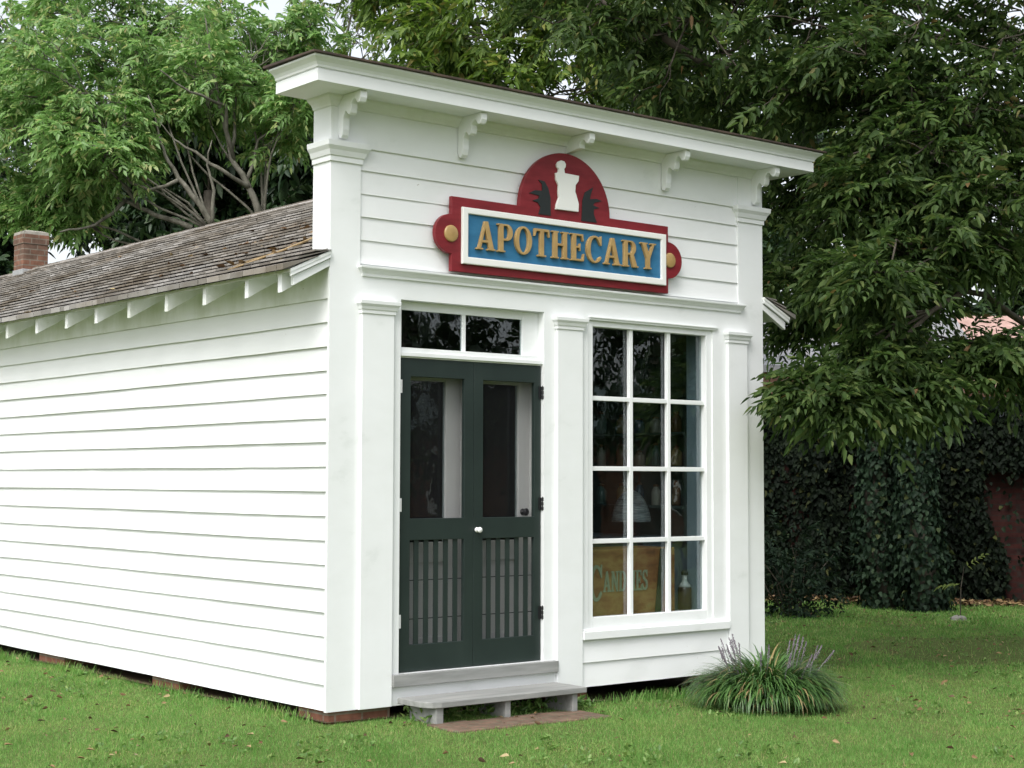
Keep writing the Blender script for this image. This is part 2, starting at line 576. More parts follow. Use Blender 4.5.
# parapet and its corner blocks
mb = MB().box(.236, 3.892, .022, .21, 3.121, 4.258)
mb.build('parapet_wall', WHITE, B)
mb = MB()
mb.box(.0005, .2355, .0245, .215, 3.252, 4.258)
mb.build('corner_return', WHITE, B)
mb = MB().box(3.8925, W - .0005, .0245, .215, 3.252, 4.258)
mb.build('corner_return', WHITE, B)
mb = MB()
clapboards(mb, .237, 3.891, [3.17, 3.329, 3.485, 3.639, 3.797], 3.944, 24, lambda u, d, z: (u, .022 - d, z), .014, .001)
mb.build('front_siding', SIDING, B)
MB().box(.237, 3.891, .004, .022, 3.944, 4.2575).build('frieze_board', WHITE, B, .002)
mb = MB()
mb.stack(0, .236, 0, .215, [(3.828, .0), (3.828, .012), (3.862, .012), (3.866, .020), (3.90, .032), (3.925, .050), (3.96, .053), (3.962, 0)], back=0)
mb.build('pilaster_cap', WHITE, B, .002)
mb = MB()
mb.stack(3.892, W, 0, .215, [(3.828, .0), (3.828, .012), (3.862, .012), (3.866, .020), (3.90, .032), (3.925, .050), (3.96, .053), (3.962, 0)], back=0)
mb.build('pilaster_cap', WHITE, B, .002)
mb = MB().stack(0, W, 0, .21, [(4.190, .0005), (4.195, .012), (4.205, .014), (4.225, .026), (4.245, .055), (4.259, .062)])
mb.build('bed_moulding', SOFFIT, B)
# belt course above door and window
mb = MB().stack(.262, 3.895, -.001, .02, [(3.085, .0), (3.088, .014), (3.105, .016), (3.125, .03), (3.140, .046), (3.152, .048), (3.160, .0)])
mb.build('belt_course', WHITE, B, .002)

# cornice
mb = MB().stack(0, W, 0, .21, [(4.26, .0), (4.26, .297), (4.335, .297), (4.337, .289), (4.343, .289), (4.345, .302), (4.36, .306), (4.378, .318), (4.394, .338), (4.402, .350), (4.414, .352), (4.414, .0)])
cor = mb.build('cornice', WHITE, B, .0015)
mb = MB()
mb.add([(-.372, -.372, 4.416), (W + .372, -.372, 4.416), (W + .372, .25, 4.424), (-.372, .25, 4.424),
        (-.372, -.372, 4.430), (W + .372, -.372, 4.430), (W + .372, .25, 4.442), (-.372, .25, 4.442)],
       [(0, 3, 2, 1), (4, 5, 6, 7), (0, 1, 5, 4), (1, 2, 6, 5), (2, 3, 7, 6), (3, 0, 4, 7)])
mb.build('cornice_roof_edge', TIN, B, .002)
# brackets
prof = [(0, 0), (.262, 0), (.268, -.022), (.266, -.048), (.25, -.075), (.225, -.078), (.208, -.055), (.192, -.038), (.170, -.044), (.153, -.070), (.155, -.10), (.148, -.128), (.125, -.14), (.108, -.125), (.092, -.108), (.075, -.118), (.062, -.150), (.058, -.195), (.06, -.225), (.052, -.262), (.034, -.282), (.014, -.276), (0, -.25)]
for bx in (.078, 1.07, 2.07, 3.05, 4.075):
    pr = prof if bx != 2.07 else [p for p in prof if p[1] > -.115] + [(.0, -.118)]
    mb = MB().prism([(-u, 4.259 + v) for u, v in pr], 'x', bx - .026, bx + .026)
    mb.build('bracket', WHITE, B, .004)

# lower pilasters and caps
for x0, x1 in ((.240, .498), (1.945, 2.190), (3.745, 3.965)):
    mb = MB().box(x0, x1, -.028, .0, .243, 2.86)
    mb.build('pilaster', WHITE, B, .003)
    mb = MB().stack(x0, x1, -.028, 0, [(2.838, 0), (2.838, .008), (2.862, .008), (2.866, .014), (2.885, .02), (2.902, .032), (2.925, .034), (2.928, .0)])
    mb.build('pilaster_cap', WHITE, B, .002)

# siding under the window and its sill
mb = MB()
clapboards(mb, 2.192, 3.743, [.236, .412], .575, 8, lambda u, d, z: (u, -.001 - d, z), .016, .001)
mb.build('front_siding', SIDING, B)

# --- show window
win = MB().box(WX0 - .012, WX0 + .075, -.012, .09, WZ0, WZ1)
win = MB()
win.box(WX0, WX0 + .058, .012, .088, WZ0, WZ1)
win.box(WX1 - .062, WX1, .012, .088, WZ0, WZ1)
win.box(WX0 + .058, WX1 - .062, .012, .088, WZ1 - .042, WZ1)
win.box(WX0 + .058, WX1 - .062, .012, .088, WZ0, WZ0 + .09)
winF = win.build('window', WHITE, B, .003)
GX0, GX1, GZ0, GZ1 = WX0 + .058, WX1 - .062, WZ0 + .09, WZ1 - .042
mb = MB()
cx = [2.733, 3.134]
cz = [2.350, 1.827, 1.288]
xs = [GX0] + cx + [GX1]
zs = [GZ0] + cz[::-1] + [GZ1]
for x in cx:
    mb.box(x - .017, x + .017, .03, .064, GZ0, GZ1)
hw = [GX0] + cx + [GX1]
for z in cz:
    for i in range(3):
        mb.box(hw[i] + (.017 if i else 0), hw[i + 1] - (.017 if i < 2 else 0), .0315, .0625, z - .017, z + .017)
mb.build('glazing_bars', WHITE, winF, .003)
MB().box(GX0 - .004, GX1 + .004, .066, .069, GZ0 - .004, GZ1 + .004).build('pane', GLASS, winF)
mb = MB().stack(2.285, WX1 + .03, -.0005, 0, [(2.926, 0), (2.928, .010), (2.938, .012), (2.944, .02), (2.952, .02), (2.956, 0)])
mb.build('head_moulding', WHITE, winF)
mb = MB().box(2.195, 3.742, -.038, .0, .576, .636)
mb.box(WX0 - .06, WX1 + .06, -.016, .0, .6365, .652)
mb.build('window_sill', WHITE, winF, .004)
# inside reveal boards, pale blue-grey
MB().box(WX1 - .03, WX1 - .008, .1, .26, .62, 2.95).build('inner_reveal', BLUEGREY, winF)
MB().box(WX0 - .02, WX0 + .002, .1, .26, .62, 2.95).build('inner_reveal', BLUEGREY, winF)

# --- transom
mb = MB()
TY = .07
mb.box(DX0 + .001, DX1 - .001, .03, .1, 2.565, 2.635)           # bar
mb.box(DX0 + .001, DX1 - .001, .012, .0295, 2.575, 2.602)         # small moulding
mb.box(DX0 + .001, .625, TY, .099, 2.6355, DZ1 - .001)
mb.box(1.69, DX1 - .001, TY, .099, 2.6355, DZ1 - .001)
mb.box(.6255, 1.6895, TY, .099, 2.895, DZ1 - .001)
mb.box(1.148, 1.178, TY + .003, .097, 2.6355, 2.8945)
tr = mb.build('transom_window', WHITE, B, .002)
MB().box(.622, 1.692, .084, .087, 2.632, 2.898).build('pane', GLASS, tr)

# --- inner double doors behind the screens
IY = .165
mb = MB()
mb.box(.42, .57, .101, .24, .45, 2.64).box(DX1, DX1 + .15, .101, .24, .45, 2.64)
mb.box(.571, DX1 - .001, .18, .24, 2.556, 2.64).build('inner_door_jamb', INNERDOOR, B)
for x0, x1, knob in ((.52, 1.203, False), (1.206, 1.86, True)):
    g0, g1 = x0 + .13, x1 - .125
    d = MB().box(x0, g0, IY, IY + .04, .465, 2.555).box(g1, x1, IY, IY + .04, .465, 2.555)
    d.box(g0, g1, IY, IY + .04, 2.425, 2.555).box(g0, g1, IY, IY + .04, 1.17, 1.31).box(g0, g1, IY, IY + .04, .465, .66)
    d.box(g0, g1, IY + .012, IY + .03, .66, 1.17)
    do = d.build('inner_door', INNERDOOR, B, .003)
    MB().box(g0 - .004, g1 + .004, IY + .018, IY + .021, 1.31, 2.43).build('pane', GLASS, do)
    if knob:
        kb = MB()
        kx, kz = 1.775, 1.51
        pf = [(.024, 0), (.024, .006), (.01, .008), (.01, .022), (.022, .03), (.028, .04), (.022, .05), (.005, .054)]
        kb.lathe((0, 0, 0), pf, 16)
        kb.v = [(kx + a, IY - c, kz + b) for a, b, c in kb.v]
        kb.build('door_knob', DARKMETAL, do, smooth=True)

# --- green screen doors
SY0, SY1 = .028, .06
for side, (x0, x1) in enumerate(((DX0 + .006, 1.2165), (1.2195, DX1 - .006))):
    pa, pb = (x0 + .100, x1 - .080) if side == 0 else (x0 + .082, x1 - .062)
    loops = [rect(x0, x1, DZ0 + .004, 2.562), rect(pa, pb, 1.478, 2.440), rect(pa, pb, .632, 1.332)]
    n = 6
    pitch = (pb - pa + .038) / n
    sd = plate('screen_door', loops, SY0, SY1, GREEN, B, .0025)
    MB().box(pa - .01, pb + .01, SY1 + .001, SY1 + .003, .62, 2.45).build('insect_screen', SCREEN, sd)
    mb = MB()      # thin flat slats over the lower opening
    for k in range(1, n):
        a = pa + k * pitch
        mb.box(a - .038, a, SY1 - .018, SY1 - .010, .628, 1.336)
    mb.build('slat_panel', GREEN, sd)
    for z in (.80, 1.06):
        MB().box(pa - .01, pb + .01, SY1 + .004, SY1 + .010, z - .003, z + .003).build('screen_batten', GREEN, sd)
    for hz in (2.37, 1.57, .792):
        mb = MB()
        hx = x0 - .005 if side == 0 else x1 + .006
        for q in (-.032, 0, .032):
            mb.tube([(hx, .012, hz + q - .012), (hx, .012, hz + q + .012)], .0095, 10)
        mb.tube([(hx, .014, hz - .05), (hx, .014, hz + .05)], .005, 8)
        if side == 0:
            mb.box(hx + .005, hx + .03, .022, .0275, hz - .045, hz + .045)
        else:
            mb.box(hx - .03, hx - .005, .022, .0275, hz - .045, hz + .045)
        mb.build('hinge', WHITEMETAL if side == 0 else DARKMETAL, sd)
    if side == 1:
        kb = MB().lathe((0, 0, 0), [(.018, 0), (.018, .004), (.008, .006), (.008, .018), (.016, .024), (.021, .034), (.017, .044), (.004, .048)], 16)
        kb.v = [(1.248 + a, SY0 - c, 1.393 + b) for a, b, c in kb.v]
        kb.build('knob', WHITEMETAL, sd, smooth=True)

# threshold and the white riser under it
MB().box(.499, 1.944, -.045, .05, .368, .447).build('threshold', GREYBOARD, B, .004)
MB().box(.4985, 1.9445, -.004, -.0005,   .243, .3675).build('riser_board', WHITE, B)

# --- roof
SL = (4.235 - 3.068) / (W / 2 + .35)
ANG = math.atan(SL)


def roof_z(x):
    return 3.068 + (x + .35) * SL if x < W / 2 else 3.068 + (W + .35 - x) * SL


mb = MB()
for sgn in (0, 1):
    fx = (lambda x: x) if sgn == 0 else (lambda x: W - x)
    t = .022
    for xa, xb, ya in ((-.31, -.001, -.022), (-.001, W / 2, .216)):
        za, zb = roof_z(xa), roof_z(xb)
        vs = [(fx(xa), ya, za), (fx(xb), ya, zb), (fx(xb), YB + .25, zb), (fx(xa), YB + .25, za)]
        vs += [(a, b, c - t) for a, b, c in vs]
        mb.add(vs, [(0, 1, 2, 3), (7, 6, 5, 4), (0, 4, 5, 1), (1, 5, 6, 2), (2, 6, 7, 3), (3, 7, 4, 0)])
roof = mb.build('roof', MILDEW, B)
mb = MB()
ux, uz = math.cos(ANG), math.sin(ANG)
for sgn in (0, 1):
    EXP = .128
    ncourse = int((W / 2 + .36) / (EXP * ux)) + 1
    for i in range(ncourse):
        xe = -.372 + i * EXP * ux
        ya = -.03 if xe < -.09 else .217
        y = ya
        while y < YB + .25:
            wd = random.uniform(.07, .19)
            ln = .30
            o = random.uniform(-.003, .003)
            th = random.uniform(.055, .058)
            lift = random.uniform(-.0005, .001) + .002 * math.sin(y * 1.3 + i)
            xs_ = xe + o
            z0 = roof_z(xs_) if sgn == 0 else roof_z(xs_)
            xt = min(xs_ + ln * ux, W / 2 + .005)
            if ya < 0 and y < .2:
                xt = min(xt, -.003)
            zt = roof_z(min(xt, W / 2))
            y1 = min(y + wd, YB + .25)
            tw = random.uniform(-.001, .001)
            A = [(xs_, y, z0 + lift + .043), (xs_, y1 - .004, z0 + lift + .043 + tw), (xt, y1 - .004, zt + .002), (xt, y, zt + .002),
                 (xs_, y, z0 + lift + th), (xs_, y1 - .004, z0 + lift + th + tw), (xt, y1 - .004, zt + .003), (xt, y, zt + .003)]
            if i == 0:      # doubled starter course at the eave
                A[0:2] = [(xs_, y, z0 + lift + .020), (xs_, y1 - .004, z0 + lift + .020 + tw)]
            if sgn:
                A = [(W - a, b, c) for a, b, c in A]
            mb.add(A, [(0, 3, 2, 1), (4, 5, 6, 7), (0, 1, 5, 4), (1, 2, 6, 5), (2, 3, 7, 6), (3, 0, 4, 7)])
            y = y1 + .002
mb.build('shingles', SHINGLE, roof)
# ridge boards
mb = MB()
zr = roof_z(W / 2) + .024
mb.add([(W / 2 - .10, .217, zr - .10 * SL), (W / 2, .217, zr), (W / 2, YB + .25, zr), (W / 2 - .10, YB + .25, zr - .10 * SL),
        (W / 2 - .10, .217, zr - .10 * SL + .02), (W / 2, .217, zr + .022), (W / 2, YB + .25, zr + .022), (W / 2 - .10, YB + .25, zr - .10 * SL + .02)],
       [(0, 3, 2, 1), (4, 5, 6, 7), (0, 1, 5, 4), (1, 2, 6, 5), (2, 3, 7, 6), (3, 0, 4, 7)])
mb.add([(W / 2 + .10, .217, zr - .10 * SL), (W / 2 + .001, .217, zr), (W / 2 + .001, YB + .25, zr), (W / 2 + .10, YB + .25, zr - .10 * SL),
        (W / 2 + .10, .217, zr - .10 * SL + .02), (W / 2 + .001, .217, zr + .022), (W / 2 + .001, YB + .25, zr + .022), (W / 2 + .10, YB + .25, zr - .10 * SL + .02)],
       [(0, 1, 2, 3), (7, 6, 5, 4), (0, 4, 5, 1), (1, 5, 6, 2), (2, 6, 7, 3), (3, 7, 4, 0)])
mb.build('ridge_board', mottled('ridge_grey', [(.3, (.24, .22, .20)), (.7, (.36, .34, .32))], 5, .8, .1, stretch=(1, .3, 1)), roof)
# bargeboards at the false front, both sides
for sgn in (0, 1):
    f = (lambda p: p) if sgn == 0 else (lambda p: [(W - a, b) for a, b in p])
    mb = MB().prism(f([(-.275, 2.985), (-.275, 3.049), (-.0015, 3.03 + .3135 * SL), (-.0015, 3.132)]), 'y', .0, .034)
    mb.prism(f([(-.305, 3.040), (-.305, 3.074), (-.0015, 3.052 + .3505 * SL), (-.0015, 3.018 + .3505 * SL)]), 'y', -.018, -.0005)
    mb.build('bargeboard', WHITE, B, .002)
    for ry in [.12, .545, 1.125, 1.69, 2.29, 2.86, 3.41, 4.0, 4.63, 5.2, 5.78, 6.36, 6.94, 7.52, 8.1, 8.7, 9.3, 9.9, 10.5, 11.1, 11.7, 12.3]:
        if sgn and (ry > 4.7 or ry < .6):
            continue
        p = [(-.305, 2.945), (-.305, roof_z(-.305) - .024), (.006, roof_z(.006) - .024), (.006, 2.975 + .311 * SL)]
        MB().prism(f(p), 'y', ry - .024, ry + .024).build('rafter_tail', WHITE if ry < 1 else MILDEW, B, .002)

# chimney on the ridge
mb = MB().box(1.93, 2.245, 9.76, 10.04, 4.00, 4.56)
ch = mb.build('chimney', CHIMBRICK, B, .006)
MB().box(1.92, 2.255, 9.75, 10.05, 4.5605, 4.68).build('chimney_corbel', CHIMBRICK, ch, .008)
MB().stack(1.925, 2.25, 9.755, 10.045, [(4.6805, .0), (4.715, -.005), (4.735, -.06)], back=1).build('chimney_cap', MORTAR, ch)
MB().box(1.92, 2.255, 9.75, 10.05, 4.00, 4.255).build('flashing', LEAD, ch, .004)

# brick foundation piers
for x0, x1, y0, y1 in ((.03, .52, .02, .38), (.04, .4, 2.06, 2.5), (.04, .4, 4.1, 4.62), (.04, .4, 6.4, 6.85), (.04, .4, 8.7, 9.1), (3.75, 4.15, .03, .4), (1.9, 2.3, .05, .4), (3.75, 4.15, 4, 4.4), (.04, .4, 11, 11.4), (3.75, 4.15, 11, 11.4)):
    MB().box(x0, x1, y0, y1, .02, .258).build('foundation_pier', BRICK, B, .008)

# ================================================================== SIGN
SG = empty('shop_sign', (2.0, -.03, 3.175), 'red and blue wooden APOTHECARY sign with gold letters and white mortar above the door', 'sign')
out = []
x0, x1, z0, z1 = .957, 3.048, 3.176, 3.696


def arc(cx, cz, rx, rz, a0, a1, n):
    return [(cx + rx * math.cos(R_(a0 + (a1 - a0) * i / n)), cz + rz * math.sin(R_(a0 + (a1 - a0) * i / n))) for i in range(n + 1)]


out = [(x0, z0), (x1, z0)]
out += arc(x1, 3.434, .15, .142, -90, 90, 18)
out += [(x1, z1)]
out += arc(2.0, z1, .437, .432, 0, 180, 40)
out += [(x0, z1)]
out += arc(x0, 3.434, .142, .138, 90, 270, 18)
plate('red_board', [out], -.052, -.016, RED, SG, .003)
for hx in (1.2, 2.8):
    MB().box(hx, hx + .06, -.0155, .02, 3.3, 3.6).build('hanger', DARKMETAL, SG)
plate('white_frame', [rect(1.033, 3.004, 3.232, 3.627), rect(1.083, 2.954, 3.282, 3.583)], -.078, -.0525, SIGNWHITE, SG, .006)
MB().box(1.082, 2.955, -.060, -.0525, 3.281, 3.584).build('blue_panel', BLUE, SG)
for cx_ in (.948, 3.062):
    mb = MB().lathe((0, 0, 0), [(.058, 0), (.058, .008), (.052, .014), (.03, .018), (.004, .02)], 24)
    mb.v = [(cx_ + a, -.052 - c, 3.434 + b) for a, b, c in mb.v]
    mb.build('gold_disc', GOLD, SG)
mort = [(1.889, 3.969), (1.913, 3.976), (1.918, 4.001), (1.902, 4.013), (1.898, 4.033), (1.913, 4.055), (1.942, 4.068), (1.971, 4.064), (1.987, 4.046), (1.984, 4.023), (1.971, 4.008), (1.976, 3.978), (2.115, 3.975), (2.111, 3.936), (2.082, 3.902), (2.078, 3.851), (2.088, 3.832), (2.113, 3.764), (2.109, 3.707), (1.89, 3.704), (1.896, 3.74), (1.919, 3.792), (1.913, 3.832), (1.916, 3.882), (1.892, 3.919)]
plate('mortar_emblem', [mort], -.07, -.0525, SIGNWHITE, SG, .003)
pal = [(1.734, 3.652), (1.753, 3.704), (1.727, 3.736), (1.676, 3.745), (1.734, 3.766), (1.74, 3.787), (1.646, 3.796), (1.701, 3.822), (1.77, 3.827), (1.766, 3.874), (1.731, 3.902), (1.792, 3.897), (1.827, 3.852), (1.848, 3.784), (1.851, 3.653)]
par = [(2.149, 3.646), (2.158, 3.799), (2.183, 3.863), (2.264, 3.908), (2.24, 3.849), (2.234, 3.818), (2.298, 3.827), (2.353, 3.816), (2.278, 3.794), (2.264, 3.775), (2.326, 3.762), (2.271, 3.745), (2.271, 3.71), (2.302, 3.648)]
plate('leaf_emblem', [pal], -.058, -.0525, PALM, SG, .001)
plate('leaf_emblem', [par], -.058, -.0525, PALM, SG, .001)

LET = {
    'T': (80, [[(2, 100), (0, 70), (7, 70), (13, 88), (29, 88), (29, 8), (18, 8), (18, 0), (62, 0), (62, 8), (51, 8), (51, 88), (67, 88), (73, 70), (80, 70), (78, 100)]]),
    'H': (88, [[(0, 0), (38, 0), (38, 8), (31, 8), (31, 46), (57, 46), (57, 8), (50, 8), (50, 0), (88, 0), (88, 8), (80, 8), (80, 92), (88, 92), (88, 100), (50, 100), (50, 92), (57, 92), (57, 57), (31, 57), (31, 92), (38, 92), (38, 100), (0, 100), (0, 92), (8, 92), (8, 8), (0, 8)]]),
    'E': (74, [[(0, 0), (70, 0), (74, 30), (67, 30), (60, 10), (31, 10), (31, 46), (44, 46), (47, 36), (53, 36), (53, 66), (47, 66), (44, 56), (31, 56), (31, 90), (56, 90), (63, 72), (70, 72), (67, 100), (0, 100), (0, 92), (8, 92), (8, 8), (0, 8)]]),
    'A': (92, [[(0, 0), (34, 0), (34, 8), (25, 8), (30, 25), (55, 25), (60, 8), (52, 8), (52, 0), (93, 0), (93, 8), (85, 8), (57, 101), (39, 101), (9, 8), (0, 8)], [(33, 36), (52, 36), (42.5, 70)]]),
    'P': (76, [[(0, 0), (40, 0), (40, 8), (31, 8), (31, 40)] + arc(46, 70, 30, 30, -90, 90, 14) + [(0, 100), (0, 92), (8, 92), (8, 8), (0, 8)], [(31, 50)] + arc(43, 70.5, 11, 20.5, -90, 90, 10) + [(31, 91)]]),
    'R': (90, [[(0, 0), (39, 0), (39, 8), (31, 8), (31, 44), (41, 44), (58, 0), (90, 0), (90, 8), (82, 8), (64, 47)] + arc(48, 72, 28, 28, -50, 90, 12) + [(0, 100), (0, 92), (8, 92), (8, 8), (0, 8)], [(31, 54)] + arc(43, 72.5, 11, 18.5, -90, 90, 10) + [(31, 91)]]),
    'Y': (90, [[(26, 0), (64, 0), (64, 8), (56, 8), (56, 40), (80, 92), (90, 92), (90, 100), (56, 100), (56, 92), (65, 92), (50, 60), (35, 92), (43, 92), (43, 100), (0, 100), (0, 92), (9, 92), (34, 40), (34, 8), (26, 8)]]),
    'O': (86, [arc(43, 50, 43, 51, 0, 350, 35), arc(43, 50, 21, 41, 0, 345, 23)]),
    'C': (84, [[(75, 64), (82, 64), (82, 101), (75, 101), (72, 93)] + arc(45, 50, 45, 51, 62, 325, 28) + [(75, 28)] + arc(47, 50, 24, 40, 315, 45, 20)[0:1] + arc(47, 50, 24, 41, 300, 55, 20)]),
    'N': (88, [[(0, 0), (34, 0), (34, 8), (25, 8), (25, 66), (64, 0), (80, 0), (80, 92), (88, 92), (88, 100), (54, 100), (54, 92), (64, 92), (64, 40), (30, 100), (0, 100), (0, 92), (8, 92), (8, 8), (0, 8)]]),
    'D': (86, [[(0, 0)] + arc(44, 50, 42, 50, -90, 90, 20) + [(0, 100), (0, 92), (8, 92), (8, 8), (0, 8)], [(31, 10)] + arc(42, 50, 20, 40, -90, 90, 14) + [(31, 90)]]),
    'I': (38, [[(0, 0), (38, 0), (38, 8), (31, 8), (31, 92), (38, 92), (38, 100), (0, 100), (0, 92), (8, 92), (8, 8), (0, 8)]]),
    'S': (66, [[(0, 34), (0, 0), (7, 0), (11, 7)] + arc(34, 29, 32, 30, 235, 400, 14) + [(50, 52), (34, 60), (24, 68)] + arc(33, 77, 12, 14, 200, 70, 8) + [(52, 76), (56, 66), (62, 66), (62, 100), (56, 100), (52, 95)] + arc(33, 72, 32, 29, 65, 200, 12) + [(6, 56), (20, 48), (36, 41)] + arc(32, 25, 14, 15, 20, -110, 9) + [(12, 22), (7, 34)]]),
}


def lettering(text, x0, x1, z0, h, y0, y1, m, parent, name, spacing=8, bev=.002, thin=0):
    tot = sum(LET[c][0] for c in text) + spacing * (len(text) - 1)
    k = (x1 - x0) / tot
    x = x0
    for c in text:
        wd, loops = LET[c]
        plate(name, [[(x + a * k, z0 + b * h / 100) for a, b in lp] for lp in loops], y0, y1, m, parent, bev, thin)
        x += (wd + spacing) * k


lettering('APOTHECARY', 1.148, 2.892, 3.340, .205, -.084, -.0603, GOLD, SG, 'letter', 9, .002, .0028)
# ================================================================== STEP AND PAVING
ST = empty('wooden_step', (1.2, -.2, .15), 'low grey wooden step bench with rounded corner below the green doors', 'step')
top = [(.53, -.045), (.53, -.29), (.544, -.34), (.577, -.38), (.63, -.40), (1.895, -.40), (1.905, -.045)]
MB().prism(top, 'z', .262, .300).build('tread', GREYBOARD, ST, .004)
for lx in (.665, 1.23, 1.83):
    MB().box(lx - (.06 if lx < 1 else .045), lx, -.375, -.08, .10, .2615).build('leg', GREYBOARD, ST, .004)
mb = MB()
for i in range(8):
    for j in range(2):
        bx, by = .52 + i * .165 + (.03 if j else 0), -.72 + j * .20
        z = float(gz(bx, by)) + random.uniform(.006, .016)
        mb.box(bx, bx + .155, by - .005, by + .185, z - .06, z)
pad = mb.build('brick_path', PADBRICK, None, .006)
tag(pad, 'worn reddish brick paving strip in the grass before the step', 'paving', kind='structure')

# ================================================================== SHOP INTERIOR (seen through the window)
SH = empty('shelf_unit', (3.9, 1.4, 1.277), 'dark green wall shelves inside the shop, seen through the window', 'shelves')
mb = MB().box(3.80, 4.055, .50, .53, 1.277, 2.8).box(3.80, 4.055, 2.6, 2.63, 1.277, 2.8).box(4.031, 4.055, .53, 2.6, 1.277, 2.8)
mb.build('carcass', SHELFGREEN, SH)
for z in (1.53, 1.86, 2.14, 2.45):
    MB().box(3.78, 4.03, .53, 2.6, z - .022, z).build('shelf', SHELFGREEN, SH)
jarcol = [(.30, .22, .10), (.10, .16, .14), (.30, .27, .20), (.16, .09, .05), (.35, .33, .28), (.06, .10, .14)]
jm = [mat('jar_glaze_%d' % i, c, .25, .5) for i, c in enumerate(jarcol)]
jn = ['mustard', 'sea green', 'cream', 'brown', 'ivory', 'dark blue']
lv = {1.53: 'shelf level with the lamp', 1.86: 'shelf behind the middle panes', 2.14: 'upper shelf behind the window', .95: 'lowest shelf'}
for z in (1.53, 1.86, 2.14):
    ys = [.68, .92, 1.12, 1.34, 1.60]
    for k, yy in enumerate(ys):
        i = (k + int(z * 10)) % 6
        h = random.uniform(.13, .22)
        r = random.uniform(.035, .06)
        c = jm[i]
        pos = ['nearest the glass', 'second from the glass', 'middle of its row', 'fourth from the glass', 'farthest in'][k]
        J = empty('storage_jar', (3.86, yy, z), '%s storage jar on the %s, %s' % (jn[i], lv[z], pos), 'jar', 'jars on the shop shelves')
        MB().lathe((3.86, yy, z), [(r * .9, .001), (r, .01), (r, h * .62), (r * .8, h * .74), (r * .5, h * .8), (r * .5, h * .86)], 16).build('jar_body', c, J, smooth=True)
        MB().lathe((3.86, yy, z), [(r * .56, h * .861), (r * .56, h * .95), (r * .2, h)], 14).build('stopper', jm[3], J)
CN = empty('shop_counter', (3.65, .5, .45), 'pale blue grey panelled counter at the right inside the show window', 'counter')
mb = MB().box(3.42, 4.03, .62, 1.9, .451, 1.235)
for i in range(6):
    mb.box(3.406, 3.4195, .64 + i * .21, .64 + i * .21 + .195, .47, 1.15)
    mb.box(3.43 + i * .099, 3.43 + i * .099 + .092, .606, .6195, .47, 1.06)
mb.build('cabinet', BLUEGREY, CN)
MB().box(3.38, 4.03, .58, 1.92, 1.236, 1.275).build('worktop', BLUEGREY, CN)
LM = empty('table_lamp', (3.55, .8, 1.275), 'table lamp with white ribbed dome shade behind the middle window column', 'lamp')
lx, ly = 3.60, .95
n = 20
mb = MB().lathe((lx, ly, 1.276), [(.06, 0), (.06, .015), (.02, .03), (.014, .12), (.02, .14)], 14)
mb.build('lamp_base', DARKMETAL, LM)
mb = MB().lathe((lx, ly, 1.276), [(.165, .12), (.168, .135), (.158, .19), (.14, .25), (.110, .31), (.07, .355), (.03, .378), (.015, .39)], n)
mb.build('lamp_shade', mottled('ribbed_glass_shade', [(.38, (.14, .16, .17)), (.6, (.42, .45, .45))], 26, .3, stretch=(.3, .3, 4)), LM)
CC = empty('candy_crate', (2.9, .3, .6), 'orange brown wooden crate lettered CANDIES standing low inside the show window', 'crate')
MB().box(2.36, 3.36, .20, .60, .625, 1.215).build('box', CRATEWOOD, CC, .004)
lettering('C', 2.455, 2.585, .83, .27, .192, .1995, STENCIL, CC, 'letter', 8, .001)
lettering('AND', 2.592, 2.832, .895, .155, .192, .1995, STENCIL, CC, 'letter', 6, .001)
lettering('IES', 2.895, 3.06, .895, .155, .192, .1995, STENCIL, CC, 'letter', 6, .001)
mb = MB().prism([(3.12, .63), (3.18, .63), (3.25, 1.21), (3.19, 1.21)], 'y', .178, .1905)
mb.build('strap', CRATESTRAP, CC)
MB().box(2.31, 3.55, .262, .7, .55, .6245).build('crate_shelf', DARKWOOD, CC)
BT = empty('medicine_bottle', (3.50, .2, .62), 'brown glass bottle with pale neck standing in the right corner of the show window', 'bottle')
bx, by = 3.47, .20
MB().lathe((bx, by, .705), [(.052, 0), (.056, .01), (.056, .17), (.05, .195), (.03, .215)], 18).build('bottle_body', mat('brown_glass', (.05, .025, .015), .15, .6), BT, smooth=True)
MB().lathe((bx, by, .705), [(.05, .1951), (.042, .214), (.024, .235), (.02, .25), (.02, .29)], 18).build('neck', mat('pale_label', (.5, .5, .48), .5), BT, smooth=True)
MB().lathe((bx, by, .705), [(.028, .2905), (.028, .315), (.02, .325)], 14).build('cap', DARKMETAL, BT)
MB().box(3.38, 3.562, .1005, .26, .66, .7045).build('ledge', BLUEGREY, BT)

# ================================================================== LEAVES, TREES
def norm(a):
    return a / (np.linalg.norm(a, axis=-1, keepdims=True) + 1e-9)


def leaf_quads(b, d, nrm, ln, wd, droop=.15, fold=.25):
    """pointed leaf of two folded quads; all (n,3)/(n,)"""
    w_ = norm(np.cross(d, nrm))
    nn = norm(np.cross(w_, d))
    ln = ln[:, None]
    wd = wd[:, None]
    dn = np.array([0, 0, -1.])
    l1 = b + d * ln * .28 + w_ * wd * .46 + nn * wd * fold
    r1 = b + d * ln * .28 - w_ * wd * .46 + nn * wd * fold
    l2 = b + d * ln * .62 + w_ * wd * .38 + nn * wd * fold * .7 + dn * ln * droop * .4
    r2 = b + d * ln * .62 - w_ * wd * .38 + nn * wd * fold * .7 + dn * ln * droop * .4
    tip = b + d * ln + dn * ln * droop
    V = np.stack([b, l1, l2, tip, r2, r1], 1).reshape(-1, 3)
    k = np.arange(len(b))[:, None] * 6
    Q = np.concatenate([k + np.array([0, 1, 2, 3]), k + np.array([0, 3, 4, 5])], 0)
    return V, Q


